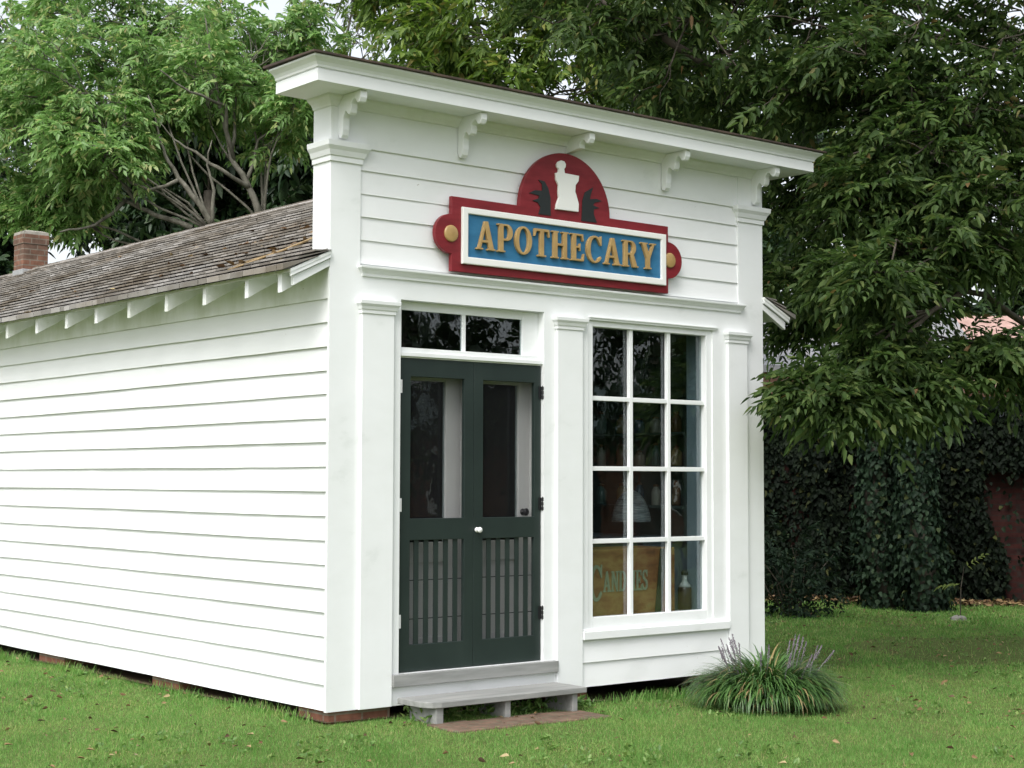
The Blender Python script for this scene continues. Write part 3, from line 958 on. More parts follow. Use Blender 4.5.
def fronds(P, D, FL, ll, lw, npair, droop=.35, r=rng, down=.18):
    """pinnate leaves: paired leaflets along a drooping stalk"""
    n = len(P)
    up = np.array([0, 0, 1.])
    roll = norm(up + r.normal(0, .45, (n, 3)))
    sz = r.uniform(.65, 1.25, n)
    bs, ds, ns, ls, ws = [], [], [], [], []
    for j in range(npair + 1):
        t = .18 + .82 * j / npair
        pos = P + D * (FL * t)[:, None] - up * (droop * FL * t * t)[:, None]
        T = norm(D - up * (2 * droop * t))
        sd = norm(np.cross(T, roll))
        sides = (1, -1) if j < npair else (0,)
        for s in sides:
            a = R_(58 - 22 * t)
            d = T * math.cos(a) + sd * s * math.sin(a) if s else T
            d = norm(d + r.normal(0, .18, (n, 3)) - up * down)
            bs.append(pos)
            ds.append(d)
            ns.append(norm(roll + r.normal(0, .35, (n, 3))))
            ls.append(sz * ll * r.uniform(.75, 1.15, n) * (1 - .35 * abs(t - .55)))
            ws.append(sz * lw * r.uniform(.8, 1.25, n))
    return leaf_quads(np.concatenate(bs), np.concatenate(ds), np.concatenate(ns), np.concatenate(ls), np.concatenate(ws))


def wiggle(a, b, n, amp, r, sag=0.0):
    a, b = np.array(a, float), np.array(b, float)
    ts = np.linspace(0, 1, n)
    L_ = np.linalg.norm(b - a)
    p = a + (b - a) * ts[:, None]
    ph = r.uniform(0, 6, 3)
    k = np.sin(ts[:, None] * r.uniform(3, 7, 3) + ph) - np.sin(ph) * (1 - ts[:, None]) - np.sin(r.uniform(3, 7, 3) * 0 + ph) * 0
    p[1:-1] += (k[1:-1] * np.sin(ts[1:-1, None] * math.pi)) * amp * L_
    p[:, 2] += sag * L_ * np.sin(ts * math.pi)
    return p


def make_tree(name, label, cat, base, top, r0, clusters, leafm, barkm, seed, nsub=9, ntwig=4, nfr=6, FL=.38, ll=.13, lw=.042, npair=5,
              droop=.35, group=None, limbs=(), rise=.5, hang=0.0, flat=1.0, down=.18, dirz=1.0):
    r = np.random.default_rng(seed)
    base = np.array(base, float)
    top = np.array(top, float)
    T = empty(name, tuple(base), label, cat, group)
    mb = MB()
    tp = wiggle(base - (0, 0, .15), top, 9, .03, r)
    rad = np.linspace(r0, r0 * .45, 9)
    rad[0] *= 1.35
    mb.tube(tp, rad, 12)
    Ps, Ds = [], []
    for pl, ra, rb in limbs:
        pl = [np.array(q, float) for q in pl]
        # smooth the drawn limb
        pts = []
        for i in range(len(pl) - 1):
            seg = wiggle(pl[i], pl[i + 1], 5, .035, r)
            pts += list(seg[:-1])
        pts.append(pl[-1])
        mb.tube(pts, np.linspace(ra, rb, len(pts)), 8)
    for c, R in clusters:
        c = np.array(c, float)
        # limb leaves the trunk below the cluster
        zt = min(max(c[2] - abs(np.linalg.norm((c - top)[:2])) * rise, base[2] + .3 * (top[2] - base[2])), top[2])
        i = int(np.argmin(abs(tp[:, 2] - zt)))
        st = tp[i]
        d_ = np.linalg.norm(c - st)
        limb = wiggle(st, c, 9, .07, r, .06)
        lr = min(rad[i] * .45, .010 + d_ * .007)
        mb.tube(limb, np.linspace(lr, lr * .35, 9), 7)
        for _ in range(nsub):
            u = r.normal(0, 1, 3)
            u /= np.linalg.norm(u)
            u[2] = u[2] * flat - hang
            e = c + u * R * r.uniform(.5, 1.0)
            s0 = limb[r.integers(5, 9)]
            sub = wiggle(s0, e, 6, .08, r, .08)
            mb.tube(sub, np.linspace(lr * .35, .008, 6), 5)
            for _ in range(ntwig):
                q = sub[r.integers(2, 6)]
                dv = norm(e - s0) + r.normal(0, .75, 3)
                dv[2] -= hang * .6
                dv /= np.linalg.norm(dv)
                ln = R * r.uniform(.22, .5)
                tw = wiggle(q, q + dv * ln, 4, .08, r)
                mb.tube(tw, [.008, .006, .005, .003], 4, False)
                m_ = nfr
                ts = r.uniform(.25, 1, m_)
                p = q + np.outer(ts, dv * ln)
                dd = dv + r.normal(0, .8, (m_, 3))
                dd[:, 2] *= dirz
                dd = norm(dd)
                Ps.append(p)
                Ds.append(dd)
    mb.build('trunk', barkm, T, smooth=True)
    P = np.concatenate(Ps)
    D = np.concatenate(Ds)
    V, Q = fronds(P, D, FL * r.uniform(.7, 1.2, len(P)), ll, lw, npair, droop, r, down)
    V = V - np.array(T.location)
    me_o = quadmesh('crown', V, Q, leafm)
    me_o.parent = T
    return T


def g3(px, py, d):
    p = at(px, py, d)
    return p


def foot(p):
    return np.array([p[0], p[1], gz(p[0], p[1])])


# ---- spreading trees behind the roof on the left (bright pinnate foliage, pale limbs)
b1 = foot(at(268, 300, 22.5))
cl = [((20, 40), 24, 1.15), ((75, 95), 22, 1.0), ((140, 50), 23, 1.15), ((205, 85), 22.5, .9), ((255, 40), 23.5, 1.0), ((290, 120), 22.5, .75),
      ((30, 140), 22, .9), ((100, 150), 21.5, .6), ((165, 115), 23, .5), ((300, 60), 24, .85), ((20, 205), 23, .8), ((65, 200), 22.5, .5), ((290, 175), 24, .55), ((210, 20), 24.5, 1.0),
      ((110, 10), 24, 1.1), ((60, 60), 24.5, 1.0), ((170, 60), 25, 1.1), ((10, 100), 23, .9), ((120, 120), 24, .8), ((50, 250), 24.5, .6), ((262, 85), 24.5, .7), ((205, 165), 21.6, .30), ((232, 135), 21.8, .42)]
CLU = [(at(p[0], p[1], d), r) for p, d, r in cl]
lim = []


def drawn(pts, d, ra, rb):
    lim.append(([at(px, py, dd if dd else d) for px, py, dd in pts], ra, rb))


drawn([(262, 225, 0), (250, 190, 0), (232, 160, 0), (222, 115, 0), (210, 60, 0), (205, 15, 0)], 22.3, .055, .008)
drawn([(250, 188, 22.3), (225, 172, 22), (196, 152, 22), (175, 140, 22), (160, 122, 22)], 22, .035, .006)
drawn([(234, 160, 22.3), (226, 105, 22), (190, 92, 21.6), (160, 70, 21.3)], 22, .03, .008)
drawn([(246, 182, 22.3), (258, 140, 22.6), (290, 118, 22.5)], 22, .03, .008)
drawn([(232, 150, 22.3), (236, 100, 22.6), (244, 50, 23)], 22, .028, .008)
make_tree('spreading_tree', 'bright green tree with pale forked limbs right of the chimney, nearest the false front', 'tree', b1, at(262, 225, 22.4), .10,
          [CLU[i] for i in (3, 4, 5, 9, 16, 20, 8)], LEAF_LEFT, BARK_PALE, 11, nsub=13, ntwig=5, nfr=5, FL=.40, ll=.13, lw=.042, npair=6, droop=.3, down=.08, dirz=.55, flat=.7, limbs=list(lim))
lim.clear()
b2 = foot(at(216, 300, 22))
drawn([(213, 225, 0), (196, 200, 0), (178, 178, 0), (165, 155, 0), (158, 130, 0), (148, 95, 0)], 21.8, .048, .006)
drawn([(192, 228, 0), (165, 218, 0), (140, 208, 0), (105, 190, 0), (75, 160, 0), (20, 152, 0)], 21.9, .042, .007)
drawn([(178, 180, 0), (150, 190, 0), (130, 182, 0), (122, 165, 0), (120, 140, 0)], 21.6, .028, .005)
drawn([(140, 208, 21.9), (110, 170, 21.6), (90, 140, 21.3)], 21.6, .028, .006)
drawn([(125, 200, 21.9), (95, 225, 21.7), (60, 232, 21.5)], 21.6, .03, .01)
drawn([(212, 224, 0), (214, 190, 0), (207, 165, 0), (212, 140, 0)], 21.6, .03, .006)
make_tree('spreading_tree', 'bright green tree with low bare grey limbs directly above the brick chimney', 'tree', b2, at(212, 232, 21.9), .09,
          [CLU[i] for i in (0, 1, 2, 6, 7, 10, 11, 17, 14)], LEAF_LEFT, BARK_PALE, 12, nsub=13, ntwig=5, nfr=5, FL=.40, ll=.13, lw=.042, npair=6, droop=.3, down=.08, dirz=.55, flat=.7, limbs=list(lim))
lim.clear()

# ---- thin airy tree above the left end of the cornice, sky showing through
make_tree('airy_tree', 'thin tree with sparse leaves and sky gaps above the left end of the cornice', 'tree', foot(at(352, 300, 31)), at(350, 120, 31), .16,
          [(at(330, 10, 31), .9), (at(372, 45, 31), .9), (at(350, -40, 31), 1.2), (at(395, 5, 31), .8), (at(385, 95, 31), .8)], LEAF_MID, BARK_PALE, 21,
          nsub=7, ntwig=3, nfr=3, FL=.3, ll=.13, lw=.05)

# ---- yellow-green tree behind the roof, over the middle of the cornice
make_tree('broad_tree', 'yellow green leafy tree rising over the middle of the false front', 'tree', foot(at(520, 300, 24)), at(520, 120, 24), .24,
          [(at(440, 20, 23.5), 1.0), (at(430, 75, 23), .8), (at(500, 40, 22.5), 1.0), (at(500, 100, 22), .8), (at(560, 20, 23), 1.2), (at(570, 95, 22.5), 1.0), (at(640, 60, 24), 1.3), (at(660, 130, 24.5), 1.1), (at(410, -10, 24.5), .8), (at(600, -50, 24), 1.4), (at(480, -60, 24), 1.2), (at(720, 60, 25), 1.3), (at(620, 135, 25), 1.0)],
          LEAF_MID, BARK_DARK, 22, nsub=9, ntwig=4, nfr=6, FL=.40, ll=.17, lw=.06)

# ---- big dark tree on the right, hanging over the shop corner
clr = [((600, -20), 15.5, .95), ((690, 20), 15, .95), ((650, 75), 16.5, .8), ((750, 75), 15.5, .8), ((720, 130), 17, .7), ((820, 30), 14.5, .9), ((840, 115), 14.5, .8), ((800, 185), 15.5, .55),
       ((910, 60), 14, .95), ((930, 165), 13.8, .8), ((990, 100), 14.5, 1.0), ((865, 215), 13.8, .55), ((805, 285), 15.5, .42), ((1000, 215), 13.5, .75), ((935, 250), 13.2, .55),
       ((860, 285), 13, .42), ((826, 395), 12.6, .22), ((872, 385), 12.8, .27), ((915, 378), 13, .25), ((1012, 350), 13.4, .32), ((800, 322), 16.5, .22), ((880, 335), 15.5, .25), ((1030, 30), 14, 1.1), ((760, -30), 15, 1.1), ((560, -70), 16, 1.0), ((880, -40), 14.5, 1.1)]
b4 = foot(at(1085, 400, 15.2))
drawn([(1040, 210, 15.2), (960, 190, 14.8), (890, 230, 14.2), (880, 300, 13.5), (858, 350, 13), (824, 392, 12.6)], 14, .06, .006)
drawn([(1038, 150, 15.2), (930, 90, 15), (800, 90, 15), (700, 60, 15.2), (600, 0, 15.5)], 15, .12, .02)
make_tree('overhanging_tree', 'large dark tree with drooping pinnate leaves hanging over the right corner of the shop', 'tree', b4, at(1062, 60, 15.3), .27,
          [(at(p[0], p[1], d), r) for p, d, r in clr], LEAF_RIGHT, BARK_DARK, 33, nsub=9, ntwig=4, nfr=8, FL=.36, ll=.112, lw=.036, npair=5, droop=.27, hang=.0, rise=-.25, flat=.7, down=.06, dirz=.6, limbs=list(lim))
lim.clear()

# ---- dark trees far behind
far = [(-40, 36, 'leftmost dark evergreen behind the bright trees, beyond the chimney'), (130, 38, 'dark evergreen filling the gap between the pale limbs'), (262, 35, 'dark evergreen close to the left edge of the false front'), (205, 33, 'dark evergreen low behind the forked pale trunk'), (303, 34, 'dark evergreen touching the corner pilaster of the false front'),
       (640, 44, 'dark evergreen hidden behind the middle of the false front'), (800, 40, 'dark evergreen standing beyond the right corner of the shop'), (930, 36, 'dark evergreen above the ivy wall'), (1060, 38, 'rightmost dark evergreen at the end of the ivy wall')]
for i, (px, d, lab) in enumerate(far):
    b = foot(at(px, 480, d))
    h = 9.5
    cls = []
    rr = np.random.default_rng(100 + i)
    for k in range(17):
        a = rr.uniform(0, 6.28)
        z = rr.uniform(1.2, h)
        q = rr.uniform(.3, 2.0) * (1 - .35 * z / h)
        cls.append((b + np.array([q * math.cos(a), q * math.sin(a), z]), rr.uniform(1.0, 1.5)))
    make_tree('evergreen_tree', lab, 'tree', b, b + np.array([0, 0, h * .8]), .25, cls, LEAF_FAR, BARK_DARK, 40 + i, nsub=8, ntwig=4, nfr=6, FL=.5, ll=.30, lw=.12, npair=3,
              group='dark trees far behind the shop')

# ---- trees across the lawn behind the viewer, mirrored in the panes
for i, (x, y, h) in enumerate(((9.0, -14.5, 9), (16, -12, 8), (15.5, -21, 11), (5.0, -19, 10), (12.2, -9.4, 8.5))):
    b = np.array([x, y, gz(x, y)])
    rr = np.random.default_rng(200 + i)
    cls = [(b + np.array([rr.uniform(-2.4, 2.4), rr.uniform(-2.4, 2.4), rr.uniform(.25 * h, h)]), rr.uniform(1.1, 1.7)) for _ in range(10)]
    make_tree('lawn_tree', ['tree mirrored in the left show window panes', 'tree mirrored in the right show window panes', 'tall tree mirrored at the back of the show window', 'tree mirrored in the transom glass', 'nearest of the trees mirrored in the show window'][i], 'tree',
              b, b + np.array([0, 0, h * .7]), .28, cls, LEAF_FAR, BARK_DARK, 60 + i, nsub=7, ntwig=4, nfr=3, FL=.55, ll=.28, lw=.11, npair=3, group='trees mirrored in the windows')

# ================================================================== IVY WALL AND THINGS BEYOND
wa, wb = np.array([10.3, 8.6]), np.array([14.6, 2.2])
wd_ = (wb - wa) / np.linalg.norm(wb - wa)
wn = np.array([wd_[1], -wd_[0]])
if wn @ (CAM[:2] - wa) < 0:
    wn = -wn
WH = 2.55
WLEN = np.linalg.norm(wb - wa)
mb = MB()


def wpt(u, off, z):
    p = wa + wd_ * u + wn * off
    return (p[0], p[1], z)


def wbox(mb, u0, u1, o0, o1, z0, z1):
    vs = [wpt(u0, o0, z0), wpt(u1, o0, z0), wpt(u1, o1, z0), wpt(u0, o1, z0), wpt(u0, o0, z1), wpt(u1, o0, z1), wpt(u1, o1, z1), wpt(u0, o1, z1)]
    return mb.add(vs, [(0, 3, 2, 1), (4, 5, 6, 7), (0, 1, 5, 4), (1, 2, 6, 5), (2, 3, 7, 6), (3, 0, 4, 7)])


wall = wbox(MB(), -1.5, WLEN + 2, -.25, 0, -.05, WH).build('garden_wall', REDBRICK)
tag(wall, 'dark red brick garden wall under ivy at the back of the lawn', 'wall')
# ivy sheet: leaves in hanging swags, thin where brick shows
r = np.random.default_rng(5)
n = 60000
u = r.uniform(-1.2, WLEN + 1.6, n)
z = r.uniform(.0, WH + .35, n) ** 1.0
uu = u + .10 * np.sin(z * 2.3 + u) + .05 * np.sin(z * 6 + 3 * u)
sw = np.abs(np.sin(uu * 2.6 + .8 * np.sin(uu * 1.7))) ** 1.5 * (.55 + .45 * np.sin(uu * 1.1 + 1) ** 2)
top_ = z > WH - .5
bare = (~top_) & (sw < r.uniform(-.25, .45, n))
bare |= (np.abs(u - 5.78 - .16 * np.sin(z * 3)) < .30) & (z < 1.9) & (r.uniform(0, 1, n) < .95)
keep = ~bare
u, z, sw = u[keep], z[keep], sw[keep]
off = .02 + .42 * np.clip(sw, 0, 1.2) * r.uniform(.1, 1, len(u))
P = np.stack([wa[0] + wd_[0] * u + wn[0] * off, wa[1] + wd_[1] * u + wn[1] * off, z], 1)
nd = len(P)
outn = np.array([wn[0], wn[1], .35])
D = norm(np.array([0, 0, -1.]) + r.normal(0, .6, (nd, 3)) + outn * .3)
V, Q = leaf_quads(P, D, norm(outn + r.normal(0, .4, (nd, 3))), r.uniform(.05, .10, nd), r.uniform(.04, .08, nd))
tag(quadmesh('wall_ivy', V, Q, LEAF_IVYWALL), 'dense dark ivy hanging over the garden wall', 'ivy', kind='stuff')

for i, (px, lab) in enumerate(((884, 'ivy wrapped tree trunk before the garden wall, left one of the pair'), (927, 'ivy wrapped tree trunk before the garden wall, right one of the pair'))):
    c = at(px, 480, 21.3 if i == 0 else 20.8)
    c = foot(c)
    T = empty('ivy_covered_trunk', tuple(c), lab, 'tree trunk', 'ivy covered trunks at the wall')
    h = 3.4
    tp = wiggle(c - (0, 0, .1), c + np.array([.15 * (-1) ** i, .1, h]), 8, .02, r)
    MB().tube(tp, np.linspace(.17, .11, 8), 12).build('trunk', BARK_DARK, T, smooth=True)
    m_ = 4500
    t = r.uniform(0, 1, m_)
    a = r.uniform(0, 6.28, m_)
    rr = .17 + r.uniform(0, .15, m_) * (1 + .4 * np.sin(t * 9))
    ctr = np.stack([np.interp(t, np.linspace(0, 1, 8), tp[:, k]) for k in range(3)], 1)
    on = np.stack([np.cos(a), np.sin(a), np.zeros(m_)], 1)
    P = ctr + on * rr[:, None]
    D = norm(np.array([0, 0, -1.]) + r.normal(0, .5, (m_, 3)) + on * .35)
    V, Q = leaf_quads(P, D, norm(on + r.normal(0, .3, (m_, 3))), r.uniform(.05, .09, m_), r.uniform(.045, .08, m_))
    V = V - c
    q = quadmesh('ivy', V, Q, LEAF_IVY)
    q.parent = T

# low shrub growth in front of the wall's left part
c = foot(at(790, 560, 19.8))
T = empty('shade_shrub', tuple(c), 'loose dark shrub growing against the ivy wall right of the shop corner', 'shrub')
m_ = 330
P = c + r.normal(0, 1, (m_, 3)) * (.30, .30, .30) + (0, 0, .42)
P[:, 2] = np.maximum(P[:, 2], c[2] + .05)
D = norm(r.normal(0, 1, (m_, 3)) + (0, 0, .5))
V, Q = fronds(P, D, np.full(m_, .2), .09, .035, 3, .3, r)
q = quadmesh('foliage', V - c, Q, LEAF_IVY)
q.parent = T
mb = MB()
for _ in range(14):
    e = c + r.normal(0, .3, 3) * (1, 1, .4) + (0, 0, .7)
    mb.tube(wiggle(c - (0, 0, .05), e, 5, .08, r), [.012, .01, .008, .006, .004], 5)
mb.build('stem', BARK_DARK, T)

# pale seedling and stone at the wall's foot
c = foot(at(960, 602, 19.6))
T = empty('tree_seedling', tuple(c), 'small seedling with pale yellow green fronds before the dark ivy', 'seedling')
MB().tube([c - (0, 0, .05), c + (.02, 0, .35), c + (.05, -.03, .62)], [.008, .006, .004], 6).build('stem', BARK_DARK, T)
P = np.array([c + (.05, -.03, .58), c + (.04, -.02, .40)])
D = norm(np.array([CR * .75 + np.array([0, 0, .75]), -CR * .9 + np.array([0, 0, .1])]))
V, Q = fronds(P, D, np.array([.36, .30]), .115, .038, 5, .2, r)
q = quadmesh('fronds', V - c, Q, SEEDL)
q.parent = T
c = foot(at(958, 606, 19.2))
mb = MB().lathe(c - (0, 0, .03), [(.05, 0), (.10, .03), (.09, .06), (.05, .08), (.02, .085)], 9)
mb.v = [(x + random.uniform(-.02, .02), y + random.uniform(-.02, .02), zz + random.uniform(-.01, .01)) for x, y, zz in mb.v]
tag(mb.build('pale_stone', STONE), 'pale rough stone lying at the foot of the ivy wall', 'stone')

# houses glimpsed through the leaves
c = at(800, 400, 30)
HB = empty('brick_outbuilding', (c[0], c[1], .1), 'low brick outbuilding with grey metal roof seen behind the shop corner', 'outbuilding')
hz = at(800, 372, 30)[2]
hz2 = at(800, 338, 33)[2]


def obox(mb, c, ax, hx, hy, z0, z1):
    ax = np.array([ax[0], ax[1], 0]) / np.linalg.norm(ax[:2])
    ay = np.array([-ax[1], ax[0], 0])
    vs = [np.array([c[0], c[1], zz]) + ax * hx * s + ay * hy * t for zz in (z0, z1) for s, t in ((-1, -1), (1, -1), (1, 1), (-1, 1))]
    return mb.add(vs, [(0, 3, 2, 1), (4, 5, 6, 7), (0, 1, 5, 4), (1, 2, 6, 5), (2, 3, 7, 6), (3, 0, 4, 7)])


def gable(mb, c, ax, hx, hy, z0, z1, t=.12, ov=.25):
    ax = np.array([ax[0], ax[1], 0]) / np.linalg.norm(ax[:2])
    ay = np.array([-ax[1], ax[0], 0])
    prof_ = [(-hy - ov, z0 - ov * (z1 - z0) / hy), (0, z1), (hy + ov, z0 - ov * (z1 - z0) / hy)]
    vs = []
    for s in (-1, 1):
        for dz in (0, t):
            for v_, zz in prof_:
                vs.append(np.array([c[0], c[1], zz + dz]) + ax * (hx + ov) * s + ay * v_)
    return mb.add(vs, [(0, 1, 4, 3), (1, 2, 5, 4), (6, 9, 10, 7), (7, 10, 11, 8), (3, 4, 10, 9), (4, 5, 11, 10), (0, 6, 7, 1), (1, 7, 8, 2), (0, 3, 9, 6), (2, 8, 11, 5)])


obox(MB(), c, CR, 2.6, 1.8, 0, hz).build('wall', PINKBRICK, HB)
gable(MB(), c, CR, 2.6, 1.8, hz, hz2 + .1).build('roof', METALROOF, HB)
c = at(1010, 400, 34)
HB = empty('brick_house', (c[0], c[1], .1), 'pink brick house with faded tile roof beyond the right end of the wall', 'house')
hz = at(1000, 385, 33)[2]
hz2 = at(1000, 330, 36)[2]
obox(MB(), c, CR, 3.4, 2.4, 0, hz).build('wall', PINKBRICK, HB)
gable(MB(), c, CR, 3.4, 2.4, hz, hz2).build('roof', TILEROOF, HB)
c2 = at(940, 420, 31.5)
obox(MB(), at(985, 430, 31.58), CR, .45, .03, hz - 1.6, hz - .4).build('window', mat('dark_pane', (.03, .035, .04), .1), HB)

# brick house across the lawn behind the viewer, mirrored in the panes
c = np.array([24.0, -27.0, 0])
HB = empty('brick_house', (c[0], c[1], .1), 'brick house across the lawn mirrored in the lower show window panes', 'house')
hv = np.array([.77, .63, 0])
obox(MB(), c, hv, 7, 4, 0, 2.9).build('wall', BRICK, HB)
gable(MB(), c, hv, 7, 4, 2.9, 4.3).build('roof', SHELFGREEN, HB)
hn = np.array([-.63, .77, 0])
for k in (-4.6, -1.6, 1.6, 4.6):
    wc = c + hv * k + hn * 4.02
    if k == 1.6:
        obox(MB(), wc, hv, .55, .05, .2, 2.2).build('door', GREEN, HB)
    else:
        wf = obox(MB(), wc, hv, .62, .05, .9, 2.5).build('window', SIGNWHITE, HB)
        obox(MB(), wc + hn * .06, hv, .52, .012, 1.0, 2.4).build('pane', DARKMETAL, wf)

# ================================================================== GROUND
nx, ny = 150, 150
xs = np.concatenate([np.linspace(-120, -12, 12), np.linspace(-11, 22, 120), np.linspace(23, 140, 13)])
ys = np.concatenate([np.linspace(-120, -12, 12), np.linspace(-11, 22, 120), np.linspace(23, 140, 13)])
X, Y = np.meshgrid(xs, ys, indexing='ij')
Z = gz(X, Y)
V = np.stack([X, Y, Z], -1).reshape(-1, 3)
I = np.arange(len(xs) * len(ys)).reshape(len(xs), len(ys))
Q = np.stack([I[:-1, :-1], I[1:, :-1], I[1:, 1:], I[:-1, 1:]], -1).reshape(-1, 4)
g = quadmesh('ground', V, Q, GROUND)
tag(g, 'mown green lawn around the shop', 'ground', kind='structure')
# bare soil strip under the ivy wall and under the building
mb = MB()
for i in range(30):
    u0, u1 = -1 + i * (WLEN + 2) / 30, -1 + (i + 1) * (WLEN + 2) / 30
    o0, o1 = .55 + .2 * math.sin(i * 1.7), .55 + .2 * math.sin((i + 1) * 1.7)
    q = [wpt(u0, 0, 0), wpt(u0, o0, 0), wpt(u1, o1, 0), wpt(u1, 0, 0)]
    mb.add([(a, b, float(gz(a, b)) + .012) for a, b, _ in q], [(0, 1, 2, 3)])
for i in range(24):
    q = [(.0, .0 + i * .5), (W, 0 + i * .5), (W, .5 + i * .5), (0, .5 + i * .5)]
    for j in range(8):
        q = [(j * W / 8, i * .5), ((j + 1) * W / 8, i * .5), ((j + 1) * W / 8, i * .5 + .5), (j * W / 8, i * .5 + .5)]
        mb.add([(a, b, float(gz(a, b)) + .014) for a, b in q], [(0, 1, 2, 3)])
tag(mb.build('bare_soil', SOIL), 'bare brown soil under the shop and along the ivy wall', 'soil', kind='structure')

# grass blades
r = np.random.default_rng(9)


def visible(P, m=90):
    d = P - CAM
    w_ = d @ CF
    px = 512 + FPX * (d @ CR) / w_
    py = 384 - FPX * (d @ CU) / w_
    return (w_ > 1) & (px > -m * 3) & (px < 1024 + m * 4) & (py > 500) & (py < 768 + m), w_, px, py


def patch(x, y, s, k):
    return np.sin(x * s + k) * np.cos(y * s * 1.13 - k * 1.7) + .6 * np.sin(x * s * 2.3 - y * s * 1.9 + k * 2.1)


VV, QQ, nb = [], [], 0
for dmin, dmax, dens, bw, bh in ((7.5, 11.0, 12000, .0026, .030), (11.0, 14, 7000, .0034, .032), (14, 18, 2800, .0055, .042), (18, 27, 1300, .009, .045)):
    area = 22 * 26
    n = int(dens * area)
    x = r.uniform(-6, 16, n)
    y = r.uniform(-8, 18, n)
    pts = np.stack([x, y, gz(x, y)], 1)
    ok, w_, px, py = visible(pts)
    ok &= (w_ >= dmin) & (w_ < dmax)
    ok &= ~((x > .03) & (x < W - .03) & (y > .05))
    ok &= ~((x > .50) & (x < 1.88) & (y > -.70) & (y < -.36))
    s = (x - wa[0]) * wn[0] + (y - wa[1]) * wn[1]
    ok &= s > .45
    # worn spots
    pb = patch(x, y, 1.1, .7)
    worn = (pb > .8) & (r.uniform(0, 1, n) < .55)
    # the bare path in the shade at the right
    wx = ((x - 7.9) * .75 + (y - .5) * .66) ** 2 / 2.2 + ((x - 7.9) * -.66 + (y - .5) * .75) ** 2 / 1.6 + .3 * patch(x, y, 1.9, .3)
    worn |= (wx < 1) & (r.uniform(0, 1, n) < .86)
    ok &= ~worn
    pts, pb = pts[ok], pb[ok]
    n = len(pts)
    h = bh * r.uniform(.5, 1.25, n) * (1 + .18 * patch(pts[:, 0], pts[:, 1], 2.7, 2.0))
    # uncut tufts along the shop's foot
    near = (np.abs(pts[:, 0]) < .12) & (pts[:, 1] > 0)
    h = np.where(near, h * 1.1, h)
    a = r.uniform(0, 6.28, n)
    lean = r.uniform(.15, 1.5, n)
    side = np.stack([np.cos(a), np.sin(a), np.zeros(n)], 1)
    b = a + r.uniform(.6, 2.4, n)
    fw = np.stack([np.cos(b) * lean, np.sin(b) * lean, np.ones(n)], 1)
    fw = norm(fw)
    hw = (bw * r.uniform(.7, 1.3, n) / 2)[:, None]
    p0 = pts - np.array([0, 0, .006])
    t_ = p0 + fw * h[:, None]
    v = np.stack([p0 - side * hw, p0 + side * hw, t_ + side * hw * .35, t_ - side * hw * .35], 1).reshape(-1, 3)
    VV.append(v)
    QQ.append(np.arange(n * 4).reshape(n, 4) + nb)
    nb += n * 4
# taller tufts along the wall foot and around the step
n = 5200
x = np.concatenate([r.normal(-.06, .05, 1500), r.uniform(2.1, 4.3, 1600)])
y = np.concatenate([r.uniform(.1, 7.5, 1500), r.normal(-.02, .06, 1600)])
kk = patch(x, y * 2.2, 1.6, 1.0) > -.1
x, y = x[kk], y[kk]
n = len(x)
pts = np.stack([x, y, gz(x, y)], 1)
a = r.uniform(0, 6.28, n)
h = r.uniform(.04, .10, n)
side = np.stack([np.cos(a), np.sin(a), np.zeros(n)], 1)
fw = norm(np.stack([np.cos(a + 1.3) * .6, np.sin(a + 1.3) * .6, np.ones(n)], 1))
t_ = pts + fw * h[:, None]
hw = .0028
v = np.stack([pts - side * hw, pts + side * hw, t_ + side * hw * .3, t_ - side * hw * .3], 1).reshape(-1, 3)
VV.append(v)
QQ.append(np.arange(n * 4).reshape(n, 4) + nb)
tag(quadmesh('grass', np.concatenate(VV), np.concatenate(QQ), GRASSM), 'short green grass blades of the lawn', 'grass', kind='stuff')


# weeds under the step
def scatter_leaves(name, pts, nrm_spread, lmin, lmax, wr, m, label, cat, up=True):
    n = len(pts)
    D = r.normal(0, 1, (n, 3))
    if up:
        D[:, 2] = np.abs(D[:, 2]) * .8 + .3
    else:
        D[:, 2] *= .15
    D = norm(D)
    nr = norm(np.array([0, 0, 1.]) + r.normal(0, nrm_spread, (n, 3)))
    ln = r.uniform(lmin, lmax, n)
    V, Q = leaf_quads(pts, D, nr, ln, ln * wr, .1, .3)
    return tag(quadmesh(name, V, Q, m), label, cat, kind='stuff')


x = r.uniform(.56, 2.1, 420)
y = r.uniform(-.30, -.05, 420)
z = gz(x, y) + r.uniform(0, .07, 420)
scatter_leaves('step_weeds', np.stack([x, y, z], 1), .5, .03, .08, .35, WEEDM, 'green weeds growing in the gap under the wooden step', 'weeds')
# clover and broad leaved weeds dotted through the lawn
x = r.uniform(-5, 13, 5000)
y = r.uniform(-6, 7, 5000)
kk = (patch(x, y, 1.7, 3.1) > .35) & ~((x > -.05) & (x < W + .05) & (y > -.05)) & ~((x > .45) & (x < 1.95) & (y > -.8) & (y < 0)) & ((x - wa[0]) * wn[0] + (y - wa[1]) * wn[1] > .8)
x, y = x[kk], y[kk]
pts = np.repeat(np.stack([x, y, gz(x, y) + .02], 1), 5, 0) + r.normal(0, .02, (len(x) * 5, 3)) * (1, 1, .3)
scatter_leaves('lawn_weeds', pts, .4, .018, .045, .6, WEEDM, 'low clover and broad leaved weeds among the grass', 'weeds')
